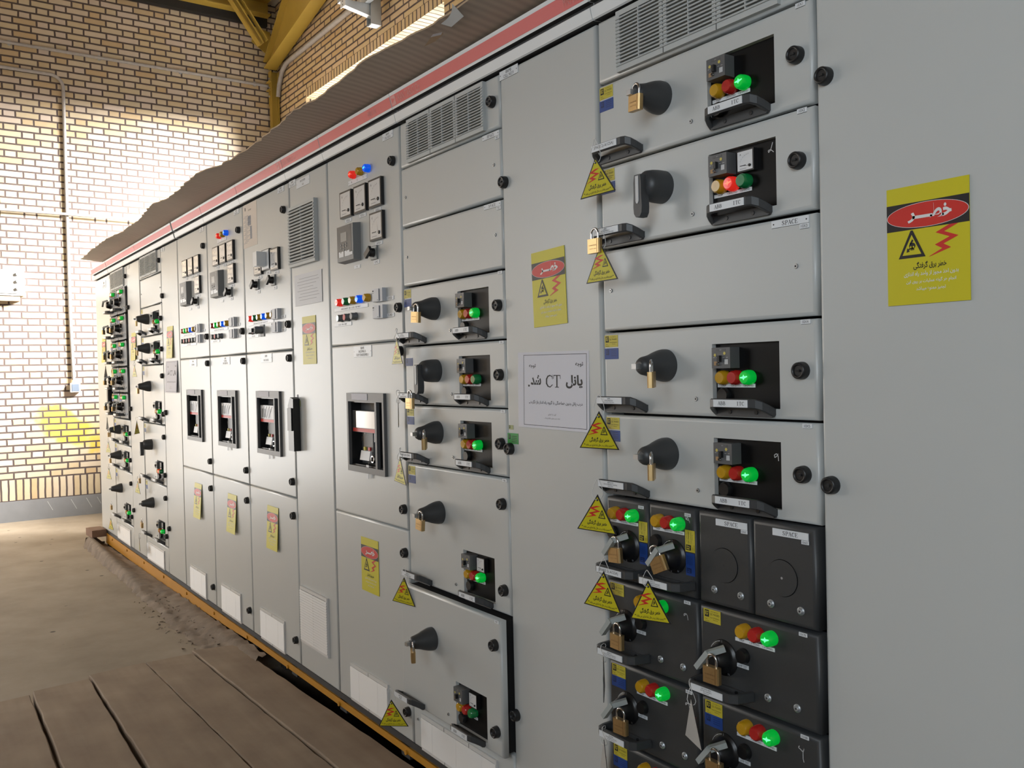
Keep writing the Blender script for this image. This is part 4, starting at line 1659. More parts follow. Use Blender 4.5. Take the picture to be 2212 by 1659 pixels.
# channel under the cabinets
b = MB()
pr = [(-7.87, .022), (-6.0, .030), (-4.6, .062), (-4.2, .076), (-2.5, .080), (-.6, .080), (-.6, .103), (-7.87, .103)]
b.prism(pr, -.004, .002, YCHAN)
b.box(-7.87, -.6, .0, .055, .097, .103, YCHAN)
b.box(-7.87, -.6, .60, .66, 0.0, .103, YCHAN)
for x in [-7.6 + .55 * k for k in range(13)]:
    b.lathe(x, .085, [(.009, -.004), (.009, -.010)], YCHAN, 6)
for k in range(15):
    x = -7.8 + k * .51
    b.box(x, x + .06, .002, .60, .060, .103, SEAL)
for x in (-7.86, -6.3, -4.6):
    b.box(x, x + .12, .004, .058, 0.0, .10, SEAL)
for x in (-4.02, -2.2, -.66):
    b.box(x, x + .06, .06, .60, -.9 if x > -4 else 0.0, .10, SEAL)
o = b.build('base_channel')
tag(o, 'orange-yellow painted steel channel under the whole cabinet row', 'steel channel')

# ------------------------------------------------------------------ planks over the trench
PL = [   # (far-left, far-right, near-right, near-left) corners on the plan, top z
    ('rightmost floor plank, its edge along the black gap by the channel', [(-4.37, -.25), (-4.33, -.055), (-1.2, .045), (-1.2, -.165)], .050),
    ('second floor plank from the channel, set back at its far end', [(-4.335, -.468), (-4.335, -.256), (-1.2, -.172), (-1.2, -.385)], .046),
    ('third floor plank from the channel, dark gap on its left', [(-4.30, -.713), (-4.33, -.474), (-1.2, -.392), (-1.2, -.72)], .050),
    ('fourth floor plank from the channel, between the two dark gaps', [(-4.23, -.945), (-4.25, -.720), (-1.2, -.765), (-1.2, -.97)], .050),
    ('fifth floor plank from the channel, at the bottom left corner', [(-4.17, -1.20), (-4.20, -.957), (-1.2, -.995), (-1.2, -1.22)], .047),
]
random.seed(11)
for lab, q, zt in PL:
    b = MB()
    n = 40
    L_, R_ = [], []
    ox, oy = q[0]
    for i in range(n + 1):
        t = i / n
        l = Vector(q[0]).lerp(Vector(q[3]), t)
        r = Vector(q[1]).lerp(Vector(q[2]), t)
        j1, j2 = random.uniform(-.0025, .0025), random.uniform(-.0025, .0025)
        L_.append((l.x - ox, l.y + j1 - oy))
        R_.append((r.x - ox, r.y + j2 - oy))
    vs = []
    for (lx, ly), (rx_, ry_) in zip(L_, R_):
        vs += [(lx, ly, 0), (lx, ly, zt - .004), (lx, ly + .004, zt), (rx_, ry_ - .004, zt), (rx_, ry_, zt - .004), (rx_, ry_, 0)]
    fs = []
    for i in range(n):
        for k in range(5):
            fs.append((i * 6 + k, (i + 1) * 6 + k, (i + 1) * 6 + k + 1, i * 6 + k + 1))
    fs += [tuple(range(6)), tuple(range(n * 6 + 5, n * 6 - 1, -1))]
    b.add(vs, fs, WOOD)
    o = b.build('floor_plank', None, (ox, oy, 0.0005))
    tag(o, lab, 'plank', 'planks laid over the cable trench')
b = MB()
b.box(0, .035, 0, .20, 0, .020, WOOD)
o = b.build('wood_batten', None, (-4.405, -.462, .0005), (0, 0, R(4)))
tag(o, 'thin wooden batten on the floor across the end of the second plank', 'batten')

# ------------------------------------------------------------------ on the far brick wall
b = MB()
b.tube([(0, YF - -.1, 0), (0, YB - .02, 0)], .016, PIPE, 10)
for yy in (-1.2, -.4, .4, 1.2, 2.0):
    b.box(-.018, .004, yy - .012, yy + .012, -.024, .024, GALV)
o = b.build('conduit', None, (XW + .018, 0, 4.63))
tag(o, 'upper grey conduit running level across the brick wall to the corner', 'conduit', 'conduits on the brick wall')
b = MB()
pts = [(0, -3.5, 4.385), (0, -.06, 4.385)] + [(0, -.06 + .12 * math.sin(a), 4.385 - .12 * (1 - math.cos(a))) for a in [R(90) * k / 8 for k in range(1, 9)]] + [(0, .06, 3.0), (0, .062, 2.0), (.01, .075, 1.36)]
b.tube(pts, .0165, PIPE, 10)
o = b.build('conduit', None, (XW + .018, 0, 0))
tag(o, 'grey conduit bending down the brick wall to the small socket box', 'conduit', 'conduits on the brick wall')
b = MB()
b.tube([(0, -3.5, 3.01), (0, .03, 3.01), (0, 1.9, 2.99)], .014, PIPE, 10)
o = b.build('conduit', None, (XW + .054, 0, 0))
tag(o, 'lower grey conduit crossing the brightly lit part of the brick wall', 'conduit', 'conduits on the brick wall')
t = thing('socket_box', 'small grey socket box on the brick wall, below the vertical conduit', 'socket box', (XW, .085, 1.285))
part(t, 'box_body', 'sbb', lambda b: b.box(0, .055, -.045, .045, -.045, .045, BOXW))
part(t, 'cover', 'sbc', lambda b: b.box(.055, .059, -.033, .033, -.035, .035, mat('slate_cover', (.12, .15, .20), .4)), label='slate grey cover')
t = thing('cable_box', 'white enamelled box with three cable glands, left edge on brick wall', 'junction box', (XW, -.60, 2.185))
part(t, 'box_body', 'cbb', lambda b: b.box(0, .10, -.25, .26, 0, .245, BOXW))
part(t, 'lid', 'cbl', lambda b: b.box(.1005, .112, -.245, .20, .02, .235, BOXW))


def gl(b):
    b.tube([(.10, .0, 0), (.135, .0, 0)], .016, RELG, 12)
    b.tube([(.118, .0, .0), (.122, .035, .012), (.118, .05, .045)], .004, RELG, 8)


for i, z in enumerate((.205, .135, .065)):
    part(t, 'cable_gland', 'gland', gl, (0, .20, z))
b = MB()
b.box(0, .09, -.14, .14, -.05, 0, WOOD)
o = b.build('timber_ledge', None, (XW, -.52, 2.183))
tag(o, 'short piece of timber under the white cable box on the wall', 'timber')

# corner column, eaves beam, rafter and brace, all mustard steel
t = thing('steel_column', 'mustard yellow steel column in the far corner of the room', 'column', (-9.74, 2.21, 0))
part(t, 'shaft', 'colm', lambda b: (b.box(-.035, .035, -.045, -.037, 0, 4.78, YSTEEL), b.box(-.035, .035, .037, .045, 0, 4.78, YSTEEL), b.box(-.004, .004, -.037, .037, 0, 4.78, YSTEEL)))
part(t, 'gusset', 'gus', lambda b: (b.prism([(-.03, 4.40), (.05, 4.78), (-.03, 4.78)], -.055, -.046, YSTEEL), [b.lathe(.005, 4.50 + .10 * k, [(.012, -.055), (.012, -.065)], STEEL, 6) for k in range(3)],
                                    [b.box(-.03, .05 + .02 * k, -.085, -.055, 4.56 + .09 * k, 4.568 + .09 * k, YSTEEL) for k in range(2)]))
b = MB()   # tapered rafter rising along the back wall
b.prism([(-9.76, 4.80), (3.3, 7.37), (3.3, 7.58), (-6, 6.10), (-9.0, 5.44), (-9.76, 4.87)], 2.155, 2.165, YSTEEL)
b.bar((-9.72, 2.16, 4.805), (3.3, 2.16, 7.37), .14, .012, YSTEEL)
b.bar((-9.74, 2.16, 4.88), (-9.0, 2.16, 5.44), .14, .012, YSTEEL)
b.bar((-9.0, 2.16, 5.44), (-6, 2.16, 6.10), .14, .012, YSTEEL)
o = b.build('rafter')
tag(o, 'mustard steel rafter rising along the back wall from the corner', 'steel beam')
t = thing('eaves_beam', 'mustard steel eaves beam along the top of the far brick wall', 'steel beam', (XW, 0, 5.37))
part(t, 'beam', 'eav', lambda b: (b.box(.02, .19, YF + .02, YB - .12, 0, .010, YSTEEL), b.box(.08, .088, YF + .02, YB - .12, .01, .16, YSTEEL), b.box(.02, .19, YF + .02, YB - .12, .16, .17, YSTEEL)))
part(t, 'gap_shade_box', 'eavp', lambda b: b.box(.002, .06, YF + .02, YB - .12, -.085, .0, DARK))  # near-black box stands in for the shaded gap under the beam
b = MB()
p, q = Vector((-9.47, 1.655, 5.435)), Vector((-9.47, 1.985, 4.97))
b.bar(p, q, .014, .125, YSTEEL, (1, 0, 0))
b.bar(p + Vector((.035, .045, .035)), q + Vector((.035, .045, .035)), .07, .010, YSTEEL, (0, 1, 1))
b.bar(p + Vector((.035, -.045, -.035)), q + Vector((.035, -.045, -.035)), .07, .010, YSTEEL, (0, 1, 1))
o = b.build('brace')
tag(o, 'mustard channel brace crossing in front of the eaves beam at the corner', 'steel brace')
b = MB()
b.add([(XW + .006, 1.98, 5.10), (XW + .016, 1.98, 5.10), (XW + .016, 2.16, 4.98), (XW + .006, 2.16, 4.98), (XW + .006, 2.02, 5.27), (XW + .016, 2.02, 5.27), (XW + .016, 2.20, 5.24), (XW + .006, 2.20, 5.24)],
      [(0, 1, 2, 3), (4, 5, 6, 7), (0, 1, 5, 4), (1, 2, 6, 5), (2, 3, 7, 6), (3, 0, 4, 7)], YSTEEL)
o = b.build('brace_plate')
tag(o, 'small mustard bracket plate on brick wall behind the channel brace', 'bracket')

b = MB()
b.tube([(-9.70, 0, 4.50), (-9.66, 0, 4.62), (-9.56, 0, 4.75), (-9.42, 0, 4.80), (-9.2, 0, 4.80), (-6, 0, 4.80), (2, 0, 4.80)], .026, PIPE, 10)
o = b.build('conduit', None, (0, YB - .03, 0))
tag(o, 'grey conduit along the brick wall over the window behind the cabinets', 'conduit', 'conduits on the brick wall')

# cable tray bracket
t = thing('cable_tray', 'galvanised cable tray on a cantilever bracket, cut by the top edge', 'cable tray', (-7.10, YB, 4.42))
part(t, 'strut', 'ctst', lambda b: (b.box(-.04, .04, -.15, -.066, 0, .011, GALV), b.box(-.045, .045, -.07, -.062, 0, 1.1, GALV), b.box(-.045, -.037, -.16, -.07, 0, 1.1, GALV), b.box(.037, .045, -.16, -.07, 0, 1.1, GALV)))
part(t, 'cantilever_arm', 'ctar', lambda b: (b.add([(-.03, -.10, .06), (-.03, -.40, .115), (-.03, -.40, .165), (-.03, -.10, .175), (.03, -.10, .06), (.03, -.40, .115), (.03, -.40, .165), (.03, -.10, .175)],
                                                 [(0, 1, 2, 3), (4, 5, 6, 7), (0, 1, 5, 4), (2, 3, 7, 6), (1, 2, 6, 5)], GALV), b.box(-.05, .05, -.405, -.40, .105, .175, CBW),
                                           b.ell(.0, .125, .008, .008, -.4056, DARK, 8), b.ell(.0, .155, .008, .008, -.4056, DARK, 8)))
part(t, 'tray_rails', 'ctry', lambda b: (b.box(-.12, .9, -.40, -.392, .178, .27, GALV), b.box(-.12, .9, -.172, -.164, .178, .27, GALV), b.box(-.12, .9, -.40, -.35, .176, .182, GALV), b.box(-.12, .9, -.21, -.164, .176, .182, GALV),
                                         [b.box(.1 + .4 * k, .14 + .4 * k, -.39, -.17, .178, .186, GALV) for k in range(2)]))
b = MB()
b.box(-5.66, -5.52, YB - .06, YB - .002, 0, 5.8, PIPE)
o = b.build('wall_post')
tag(o, 'dark steel post against the back brick wall near the top edge', 'post')

# cardboard laid over the cabinet tops, overhanging the front
random.seed(5)
ex = [(-7.56, -.185), (-7.40, -.19), (-7.21, -.195), (-6.9, -.205), (-6.38, -.22), (-6.04, -.17), (-5.55, -.175), (-5.14, -.205), (-4.83, -.19), (-4.5, -.205), (-4.17, -.225), (-4.03, -.215), (-3.9, -.195), (-3.66, -.185), (-3.44, -.175),
      (-3.2, -.19), (-3.0, -.205), (-2.86, -.19), (-2.71, -.185), (-2.55, -.182), (-2.42, -.195), (-2.25, -.17), (-2.05, -.165), (-1.85, -.17), (-1.6, -.16), (-1.3, -.17), (-.62, -.17)]
b = MB()
n = 9
vs = []
m_ = 0
xs = []
for (xa, ya), (xb, yb) in zip(ex, ex[1:]):
    k = max(2, int((xb - xa) / .035))
    for i in range(k):
        t_ = i / k
        xs.append((xa + (xb - xa) * t_, ya + (yb - ya) * t_ + random.uniform(-.006, .006)))
xs.append(ex[-1])
for x, ye in xs:
    for j in range(n + 1):
        s_ = j / n
        y_ = .45 + (ye - .45) * s_
        sag = 0
        if y_ < -.03:
            sag = .014 + .010 * math.sin(x * 2.1) + .004 * math.sin(x * 7.0)
            sag *= min(1, (-.03 - y_) / .13)
        vs.append((x + (.10 * s_ if x < -7.5 else 0) * 0, y_, 2.283 + sag))
fs = [(i * (n + 1) + j, (i + 1) * (n + 1) + j, (i + 1) * (n + 1) + j + 1, i * (n + 1) + j + 1) for i in range(len(xs) - 1) for j in range(n)]
N_ = len(vs)
b.add(vs, fs, CARD, True)
b.add([(v[0], v[1], v[2] + .005) for v in vs], [tuple(reversed(f)) for f in fs], CARD, True)
rim = [i * (n + 1) + n for i in range(len(xs))]
b.add([vs[i] for i in rim] + [(vs[i][0], vs[i][1], vs[i][2] + .005) for i in rim], [(i, i + 1, len(rim) + i + 1, len(rim) + i) for i in range(len(rim) - 1)], CARDL)
t = thing('cardboard_cover', 'long brown cardboard sheet lying on the cabinet tops, overhanging their front', 'cardboard', (-7.56, -.1, 2.277))
b.build('sheet', t, (7.56, .1, -2.277))
# torn hole and a curled flap near its front edge
b = MB()
b.add([(-2.186, -.137, 2.279), (-2.143, -.148, 2.279), (-2.092, -.161, 2.279), (-2.068, -.146, 2.279), (-2.078, -.138, 2.279), (-2.135, -.130, 2.279)], [(0, 1, 2, 3, 4, 5)], CARDL)
b.add([(-2.115, -.157, 2.2785), (-2.092, -.162, 2.2785), (-2.066, -.148, 2.2785), (-2.085, -.141, 2.2785)], [(0, 1, 2, 3)], PAPER)
b.build('torn_patch', t, (7.56, .1, -2.277))
b = MB()
vs = []
for k in range(9):
    a = k / 8
    vs += [(-2.045 + .105 * a, -.165 - .028 * a + .012 * math.sin(a * 3.1), 2.290 + .012 * a), (-2.035 + .07 * a, -.138 - .004 * a, 2.284 + .004 * a)]
b.add(vs, [(2 * k, 2 * k + 2, 2 * k + 3, 2 * k + 1) for k in range(8)], BOXW, True)
b.build('curled_flap', t, (7.56, .1, -2.277))

# ------------------------------------------------------------------ the cabinet row, far end to near end
NEAR = 'nearest drawer column'
MIDC = 'middle drawer column'
SEC = 'second-farthest drawer column'
FAR = 'farthest drawer column'
PIT = .1935

# A0: plain end cabinet
c = Cab(-8.040, -7.420, 'plain narrow grey cabinet at the far left end of the row')
d = c.door(-8.036, -7.424, .1285, 2.178)
c.fascia()
c.pl(d, -7.66, 2.118, .15, .055, ('006MB', 'SECTION A'))
c.pl(d, -7.475, 2.160, .08, .026, ('006MB', 'CELL NO.1'), th=.008)


def swing(b):
    b.box(0, .060, -.030, 0, 0, .190, BLK)
    b.prism([(0, .190), (.060, .190), (.060, .218), (.026, .225)], -.030, 0, BLK)
    b.box(.006, .050, -.036, -.030, .085, .180, KNOBM)


part(d, 'swing_handle', 'swing', swing, (-7.49, 0, 1.10), label='black swing handle')

# A
c = Cab(-7.420, -6.420, 'far cabinet with two-abreast drawers and a narrow cable door')
c.fascia((), -7.412)
c.vent_door(-7.418, -6.824, kx=-6.842, kz=2.103)
d = c.door(-6.817, -6.424, .1285, 2.178, 'cable_door')
for z in (1.873, 1.146, .417):
    c.k(-6.772, z, d)
c.pl(d, -6.76, 2.160, .08, .026, ('006MB', 'CELL NO.2'), th=.008)
c.low_panel(-7.416, -6.824, .2865, -7.375, -6.915, 1, .255)
ORD = ('first', 'second', 'third', 'fourth', 'fifth')
for i in range(5):
    T = 2.0305 - PIT * i
    half_drawer(-7.410, T, '%s left-hand half drawer from the top in the %s' % (ORD[i], FAR), 'half-width drawers', .288, PIT - .003, '2X%dA' % (i + 1), (), 'yb')
    half_drawer(-7.118, T, '%s right-hand half drawer from the top in the %s' % (ORD[i], FAR), 'half-width drawers', .288, PIT - .003, '2X%dB' % (i + 1), (), 'yb')
GD = 'full-width grey drawers'
grey_drawer(-7.408, 1.0630, 'upper full-width grey drawer in the %s, below the half drawers' % FAR, GD, .586, amm=True, num='2X6')
grey_drawer(-7.408, .8695, 'lower single-height grey drawer in the %s, above the tall one' % FAR, GD, .586, amm=True, num='2X7')
grey_drawer(-7.408, .6760, 'tall grey drawer at the foot of the %s' % FAR, GD, .586, H=.387, amm=True, num='2X8')

# B
c = Cab(-6.420, -5.420, 'second cabinet from the far end, with grey drawers and a cable door')
c.fascia((), None, -5.433)
c.vent_door(-6.418, -5.824, kx=-5.846, kz=2.104)
d = c.door(-5.817, -5.424, .1285, 2.178, 'cable_door')
for x, z in ((-5.780, 1.875), (-5.772, 1.146), (-5.768, .419)):
    c.k(x, z, d)
c.pl(d, -5.76, 2.160, .08, .026, ('006MB', 'CELL NO.3'), th=.008)
c.low_panel(-6.416, -5.824, .2865, -6.382, -5.918, 1, .255)
blank_panel(-6.404, 2.0305, 'plain blank panel near the top of the %s' % SEC, 'blank grey panels', .582)
grey_drawer(-6.404, 1.837, 'upper small grey drawer in the %s' % SEC, GD, .582, num='3X2')
grey_drawer(-6.404, 1.6435, 'lower small grey drawer in the %s' % SEC, GD, .582, num='3X3')
grey_drawer(-6.404, 1.4500, 'upper tall grey drawer in the %s' % SEC, GD, .582, H=.387, amm=True, num='3X4')
grey_drawer(-6.404, 1.0630, 'tall grey drawer with a hanging lever and red lamp in the %s' % SEC, GD, .582, H=.387, amm=True, lever=True, lamps='yRg', num='3X5')
grey_drawer(-6.404, .6760, 'lowest tall grey drawer in the %s' % SEC, GD, .582, H=.387, amm=True, num='3X6')

# feeder bays
BG = 'breaker bays'
c = Cab(-5.420, -4.815, 'leftmost of the three breaker bays, with no lamps over its meters')
c.fascia((), -5.407)
u, m, l, br = bay(c, -5.420, 1, ('006MB', 'CELL NO.4'), ('006MB', 'INCOMING A'))
acb_parts(br, True)
b = MB()
vent_grille(b, -5.303, -4.985, .130, .276, 2, 24, BOTV, False, -.006)
c.w('bottom_grille', b, l, 'white louvred grille')

c = Cab(-4.815, -4.215, 'middle one of the three breaker bays, with three lamps over its meters')
c.fascia()
u, m, l, br = bay(c, -4.822, 2, ('006MB', 'CELL NO.5'), ('006MB', 'INCOMING', 'FROM GENERATOR'))
acb_parts(br, True, BLK)
b = MB()
vent_grille(b, -4.698, -4.385, .130, .280, 2, 24, BOTV, False, -.006)
c.w('bottom_grille', b, l, 'white louvred grille')

c = Cab(-4.215, -3.605, 'rightmost of the three breaker bays, with a printed sheet on its upper door')
c.fascia((('#', -3.66, .028, .026),))
u, m, l, br = bay(c, -4.215, 3, ('006MB', 'CELL NO.6'), ('006MB', 'BUS COUPLER'))
acb_parts(br, True, BLK)
b = MB()
vent_grille(b, -4.092, -3.782, .130, .276, 2, 24, BOTV, False, -.006)
c.w('bottom_grille', b, l, 'white louvred grille')

# vented door cabinet
c = Cab(-3.605, -3.205, 'narrow cabinet with a tall louvred vent and black swing handle on its door')
c.fascia((('IRAN TABLO Co', -3.53, .15, .020),))
d = c.door(-3.600, -3.209, .1285, 2.178)
b = MB()
b.off = Vector((0, 0, 0))
vent_grille(b, -3.584, -3.304, 1.812, 2.060, 1, 17, VENT, True, -.016)
b.box(-3.574, -3.314, -.0005, .001, 1.824, 2.048, DARK)
c.w('vent_grille', b, d)
b = MB()
vent_grille(b, -3.572, -3.290, .240, .476, 1, 20, BOTV, False, -.010)
c.w('bottom_grille', b, d, 'white louvred grille')
part(d, 'swing_handle', 'swing', swing, (-3.603, 0, 1.045), label='black swing handle')
c.pl(d, -3.563, 2.163, .070, .026, ('006MB', 'CELL NO.7'), th=.008)
c.pl(d, -3.445, 2.148, .140, .034, ('BUS COUPLER', 'A-B'), th=.008)
b = MB()
b.box(-3.574, -3.534, -.0008, 0, 1.231, 1.257, STO)
b.box(-3.572, -3.556, -.0008, 0, 1.266, 1.281, INKG)
c.w('small_label', b, d, 'olive paper label')

# incomer
c = Cab(-3.205, -2.605, 'single breaker bay right of the louvred door, with red, yellow and blue lamps')
c.fascia((('MNS 3.0', -2.745, .06, .016),))
u, m, l, br = bay(c, -3.205, 4, ('006MB', 'CELL NO.8'), ('006MB', 'INCOMING B', 'FROM TRANSFORMER B'))
acb_parts(br, False, CBW)
b = MB()
vent_grille(b, -3.086, -2.780, .136, .276, 2, 24, BOTV, False, -.006)
c.w('bottom_grille', b, l, 'white louvred grille')

# C
c = Cab(-2.605, -1.605, 'cabinet of grey drawers whose cable door carries a printed white notice')
c.fascia((('#', -2.600, .030, .028), ('IRAN TABLO Co', -2.484, .145, .022), ('MNS 3.0', -1.665, .052, .019)))
c.vent_door(-2.601, -2.018, kx=-2.049, kz=2.109)
d = c.door(-2.012, -1.610, .1285, 2.178, 'cable_door')
for z in (1.877, 1.148, .412):
    c.k(-1.998, z, d)
c.pl(d, -1.969, 2.168, .086, .024, ('006MB', 'CELL NO.9'), th=.0085)
b = MB()
b.box(-2.013, -1.962, -.0008, 0, 1.162, 1.191, STG)
logo(b, -2.003, 1.181, .010, -.001, INK, STG)
for i in range(4):
    b.rect(-1.993, -1.968, 1.182 - .005 * i, 1.1835 - .005 * i, -.001, INK)
b.box(-2.006, -1.985, -.0008, 0, 1.201, 1.213, STO)
logo(b, -2.001, 1.208, .006, -.001, INK, STO)
c.w('test_sticker', b, d, 'green test sticker with an olive one above it')
d = c.low_panel(-2.601, -2.018, .2865, -2.54, -2.10, 3, .250)
screw(d, -2.570, .222)
blank_panel(-2.605, 2.0320, 'upper blank SPACE panel of the %s, under the vent' % MIDC, 'blank grey panels', num='9X1')
blank_panel(-2.605, 1.8375, 'lower blank SPACE panel of the %s' % MIDC, 'blank grey panels', num='9X2')
grey_drawer(-2.605, 1.6425, 'first small grey drawer under the blank panels of the %s' % MIDC, GD, num='9X3', nl=('600TO-02', 'AIR COMPRESSOR', 'PANEL (100A/125A)'))
grey_drawer(-2.605, 1.4495, 'small grey drawer with a hanging lever in the %s' % MIDC, GD, num='9X4', lever=True, lamps='yrg', stick='b', nl=('600-LP', 'LIGHTING PANEL'))
grey_drawer(-2.605, 1.2575, 'third small grey drawer of the %s, above the tall ones' % MIDC, GD, num='9X5', nl=('SPARE (A/125A)',))
grey_drawer(-2.605, 1.0650, 'upper tall grey drawer of the %s, pushed fully home' % MIDC, GD, H=.388, num='9X6', amm=True, nl=('600TO-05', 'FEEDER (A/250A)'))
grey_drawer(-2.605, .6765, 'tall grey drawer pulled out a little at the foot of the %s' % MIDC, GD, H=.388, num='9X7', amm=True, stick='', lamps='yrg', pull=.037, nl=('600TO-06', 'FEEDER'))

# D
c = Cab(-1.605, -.600, 'nearest cabinet, with the large blank door at the right edge of the photo')
c.fascia((('#', -1.585, .030, .028), ('IRAN TABLO Co', -1.47, .145, .022)))
c.vent_door(-1.601, -1.006, v0=.075, v1=.525)
d = c.door(-1.001, -.604, .1285, 2.178, 'cable_door')
for z in (1.877, 1.144, .412):
    c.k(-.981, z, d)
c.low_panel(-1.601, -1.006, .2975, -1.54, -1.10, 3, .255)
c.pl(d, -.66, 2.168, .086, .024, ('006MB', 'CELL NO.10'), th=.0085)
grey_drawer(-1.605, 2.0305, 'topmost grey drawer of the %s, labelled 10X1' % NEAR, GD, .599, num='10X1', nl=('SPARE 2(-A/125A)',), lamps='yrG')
grey_drawer(-1.605, 1.8370, 'grey drawer with a hanging lever and small ammeter in the %s' % NEAR, GD, .599, num='10X2', lever=True, amm=True, lamps='yRg', btn=False,
            nl=('600EM', 'FIRE FIGHTING LV', 'DISTRIBUTION BOARD (125A/150A)'), chalkm=((.004, .006), (-.001, -.008), (-.006, -.012), (-.007, -.008), (-.001, -.007), (.006, -.013)))
blank_panel(-1.605, 1.6420, 'large blank panel lettered SPACE in the %s' % NEAR, 'blank grey panels', .599, num='10X3')
grey_drawer(-1.605, 1.4490, 'grey drawer right under the blank panel of the %s' % NEAR, GD, .599, num='10X4', nl=('600MB', 'INTERCONNECTION', 'TO 01B-M1(125A/150A)'))
grey_drawer(-1.605, 1.2560, 'grey drawer directly above the black modules of the %s' % NEAR, GD, .599, num='10X5', nl=('600EM-LP-02', 'SEWAGE EMERGENCY LIGHTING', '(40A/125A)'),
            chalkm=((.004, -.012), (.002, -.016), (-.004, -.020), (-.005, -.015), (.0, -.012), (.004, -.016), (.005, -.026)))
CH2 = ((-.006, .006), (-.004, .002), (-.001, .006), (.002, .001), (.006, -.008), (.004, -.001), (-.006, .001), (-.006, .006))
CH9 = ((.0, .006), (-.005, .004), (-.005, .0), (-.001, .003), (.002, .006), (.005, .002), (.007, -.007))
CHG = ((-.007, .010), (-.009, .006), (-.004, .004), (.0, .001), (.005, .010), (.001, .000), (.001, -.012), (.003, -.018))
quarter_drawer(-1.592, 1.0640, 'first black quarter-width drawer from the left in the %s' % NEAR, 'quarter-width modules', num='10X6A', nl=('SPARE 5(-A/25A)',))
quarter_drawer(-1.449, 1.0640, 'second black quarter-width drawer from the left in the %s' % NEAR, 'quarter-width modules', num='10X6B', nl=('600TO-01', 'CONTROL PANEL OF AUXILIARY', 'TRANSFORMER(650TR60)(A/25A)'), chalkm=CH2)
blank_quarter(-1.301, 1.0640, 'left one of two black SPACE covers under the lowest grey drawer', 'quarter-width modules', num='10X6C')
blank_quarter(-1.158, 1.0640, 'right one of two black SPACE covers under the lowest grey drawer', 'quarter-width modules', .150, num='10X6D', pin=True)
HG = 'half-width drawers'
half_drawer(-1.594, .8685, 'left half drawer right under the black quarter modules', HG, num='10X7A', nl=('600EXP-01', 'STORE & WORKSHOP EMERGENCY', 'LIGHTING PANEL (10A/16A)'), stick='y', chalkm=CH9)
half_drawer(-1.301, .8685, 'right half drawer under the SPACE covers, yellow sticker only', HG, w=.296, num='10X7B', nl=('SUBSTATION 48VDC', 'BATTERY CHARGER-2', '(20A/25A)'), stick='y')
half_drawer(-1.594, .6770, 'second left half drawer from the top of the black block', HG, num='10X8A', nl=('600 PANEL', 'LTR EMERGENCY LIGHTING', 'PANEL (10A/16A)'), chalkm=CH9)
half_drawer(-1.301, .6770, 'second right half drawer from the top of the black block, at the bottom edge', HG, w=.296, num='10X8B', nl=('SUBSTATION', 'PANEL (10A)'), chalkm=CHG)
half_drawer(-1.594, .4870, 'third left half drawer of the black block, cut by the bottom edge', HG, num='10X9A')
half_drawer(-1.301, .4870, 'third right half drawer of the black block, below the picture', HG, w=.296, num='10X9B')

# ------------------------------------------------------------------ padlocks
padlock(-1.391, -.078, 1.941, -8, 'padlock on the rotary handle of the topmost drawer, 10X1', 4)
padlock(-1.349, -.089, 1.354, -52, 'padlock on the handle of drawer 10X4, under the SPACE panel', 2)
padlock(-1.354, -.089, 1.161, -50, 'padlock on the handle of drawer 10X5, above the black modules', 0)
padlock(-1.556, -.060, 1.660, 2, 'padlock shackled to the grip of the lever drawer 10X2')
padlock(-1.501, -.066, .960, 0, 'padlock on the leftmost black quarter-width drawer', -4)
padlock(-1.367, -.068, .961, 6, 'tilted padlock on the second black quarter-width drawer', -24)
padlock(-1.493, -.072, .768, -4, 'padlock on the left half drawer just under the quarter modules')
padlock(-1.212, -.072, .769, 2, 'padlock on the right half drawer under the SPACE covers')
padlock(-1.489, -.070, .577, 4, 'padlock on the second left half drawer of the black block')
padlock(-1.212, -.070, .580, 2, 'padlock on the lowest right half drawer, at the bottom edge of the photo')
padlock(-2.371, -.082, 1.547, 4, 'padlock on the first small drawer of the middle column', 4)
padlock(-2.460, -.062, 1.283, 0, 'padlock on the grip of the lever drawer in the middle column')
padlock(-2.325, -.089, 1.166, -36, 'padlock hanging edge-on on the third small drawer of the middle column', 4)
padlock(-2.372, -.083, .916, 0, 'padlock on the upper tall drawer of the middle column', 6)
padlock(-2.358, -.127, .527, -24, 'padlock on the pulled-out tall drawer of the middle column', 6)
padlock(-6.158, -.082, 1.739, -12, 'padlock on the upper small drawer of the second column')
padlock(-6.158, -.082, 1.546, -10, 'padlock on the lower small drawer of the second column')
padlock(-6.170, -.082, 1.298, -2, 'padlock on the upper tall drawer of the second column', 8)
padlock(-6.300, -.060, .694, -6, 'padlock on the grip of the lever drawer in the second column')
padlock(-6.165, -.082, .416, -2, 'padlock on the lowest tall drawer of the second column', 10)
padlock(-7.170, -.082, .963, -30, 'padlock on the upper grey drawer of the farthest column')
padlock(-7.165, -.082, .768, -2, 'padlock on the lower grey drawer of the farthest column')
padlock(-7.175, -.082, .416, -2, 'padlock on the tall drawer of the farthest column')
for i in range(1, 5):
    z = 2.0305 - PIT * i - .100
    padlock(-7.352, -.070, z + .001, -34, 'padlock on the %s left half drawer of the farthest column' % ORD[i])
    padlock(-7.060, -.070, z + .001, -34, 'padlock on the %s right half drawer of the farthest column' % ORD[i])

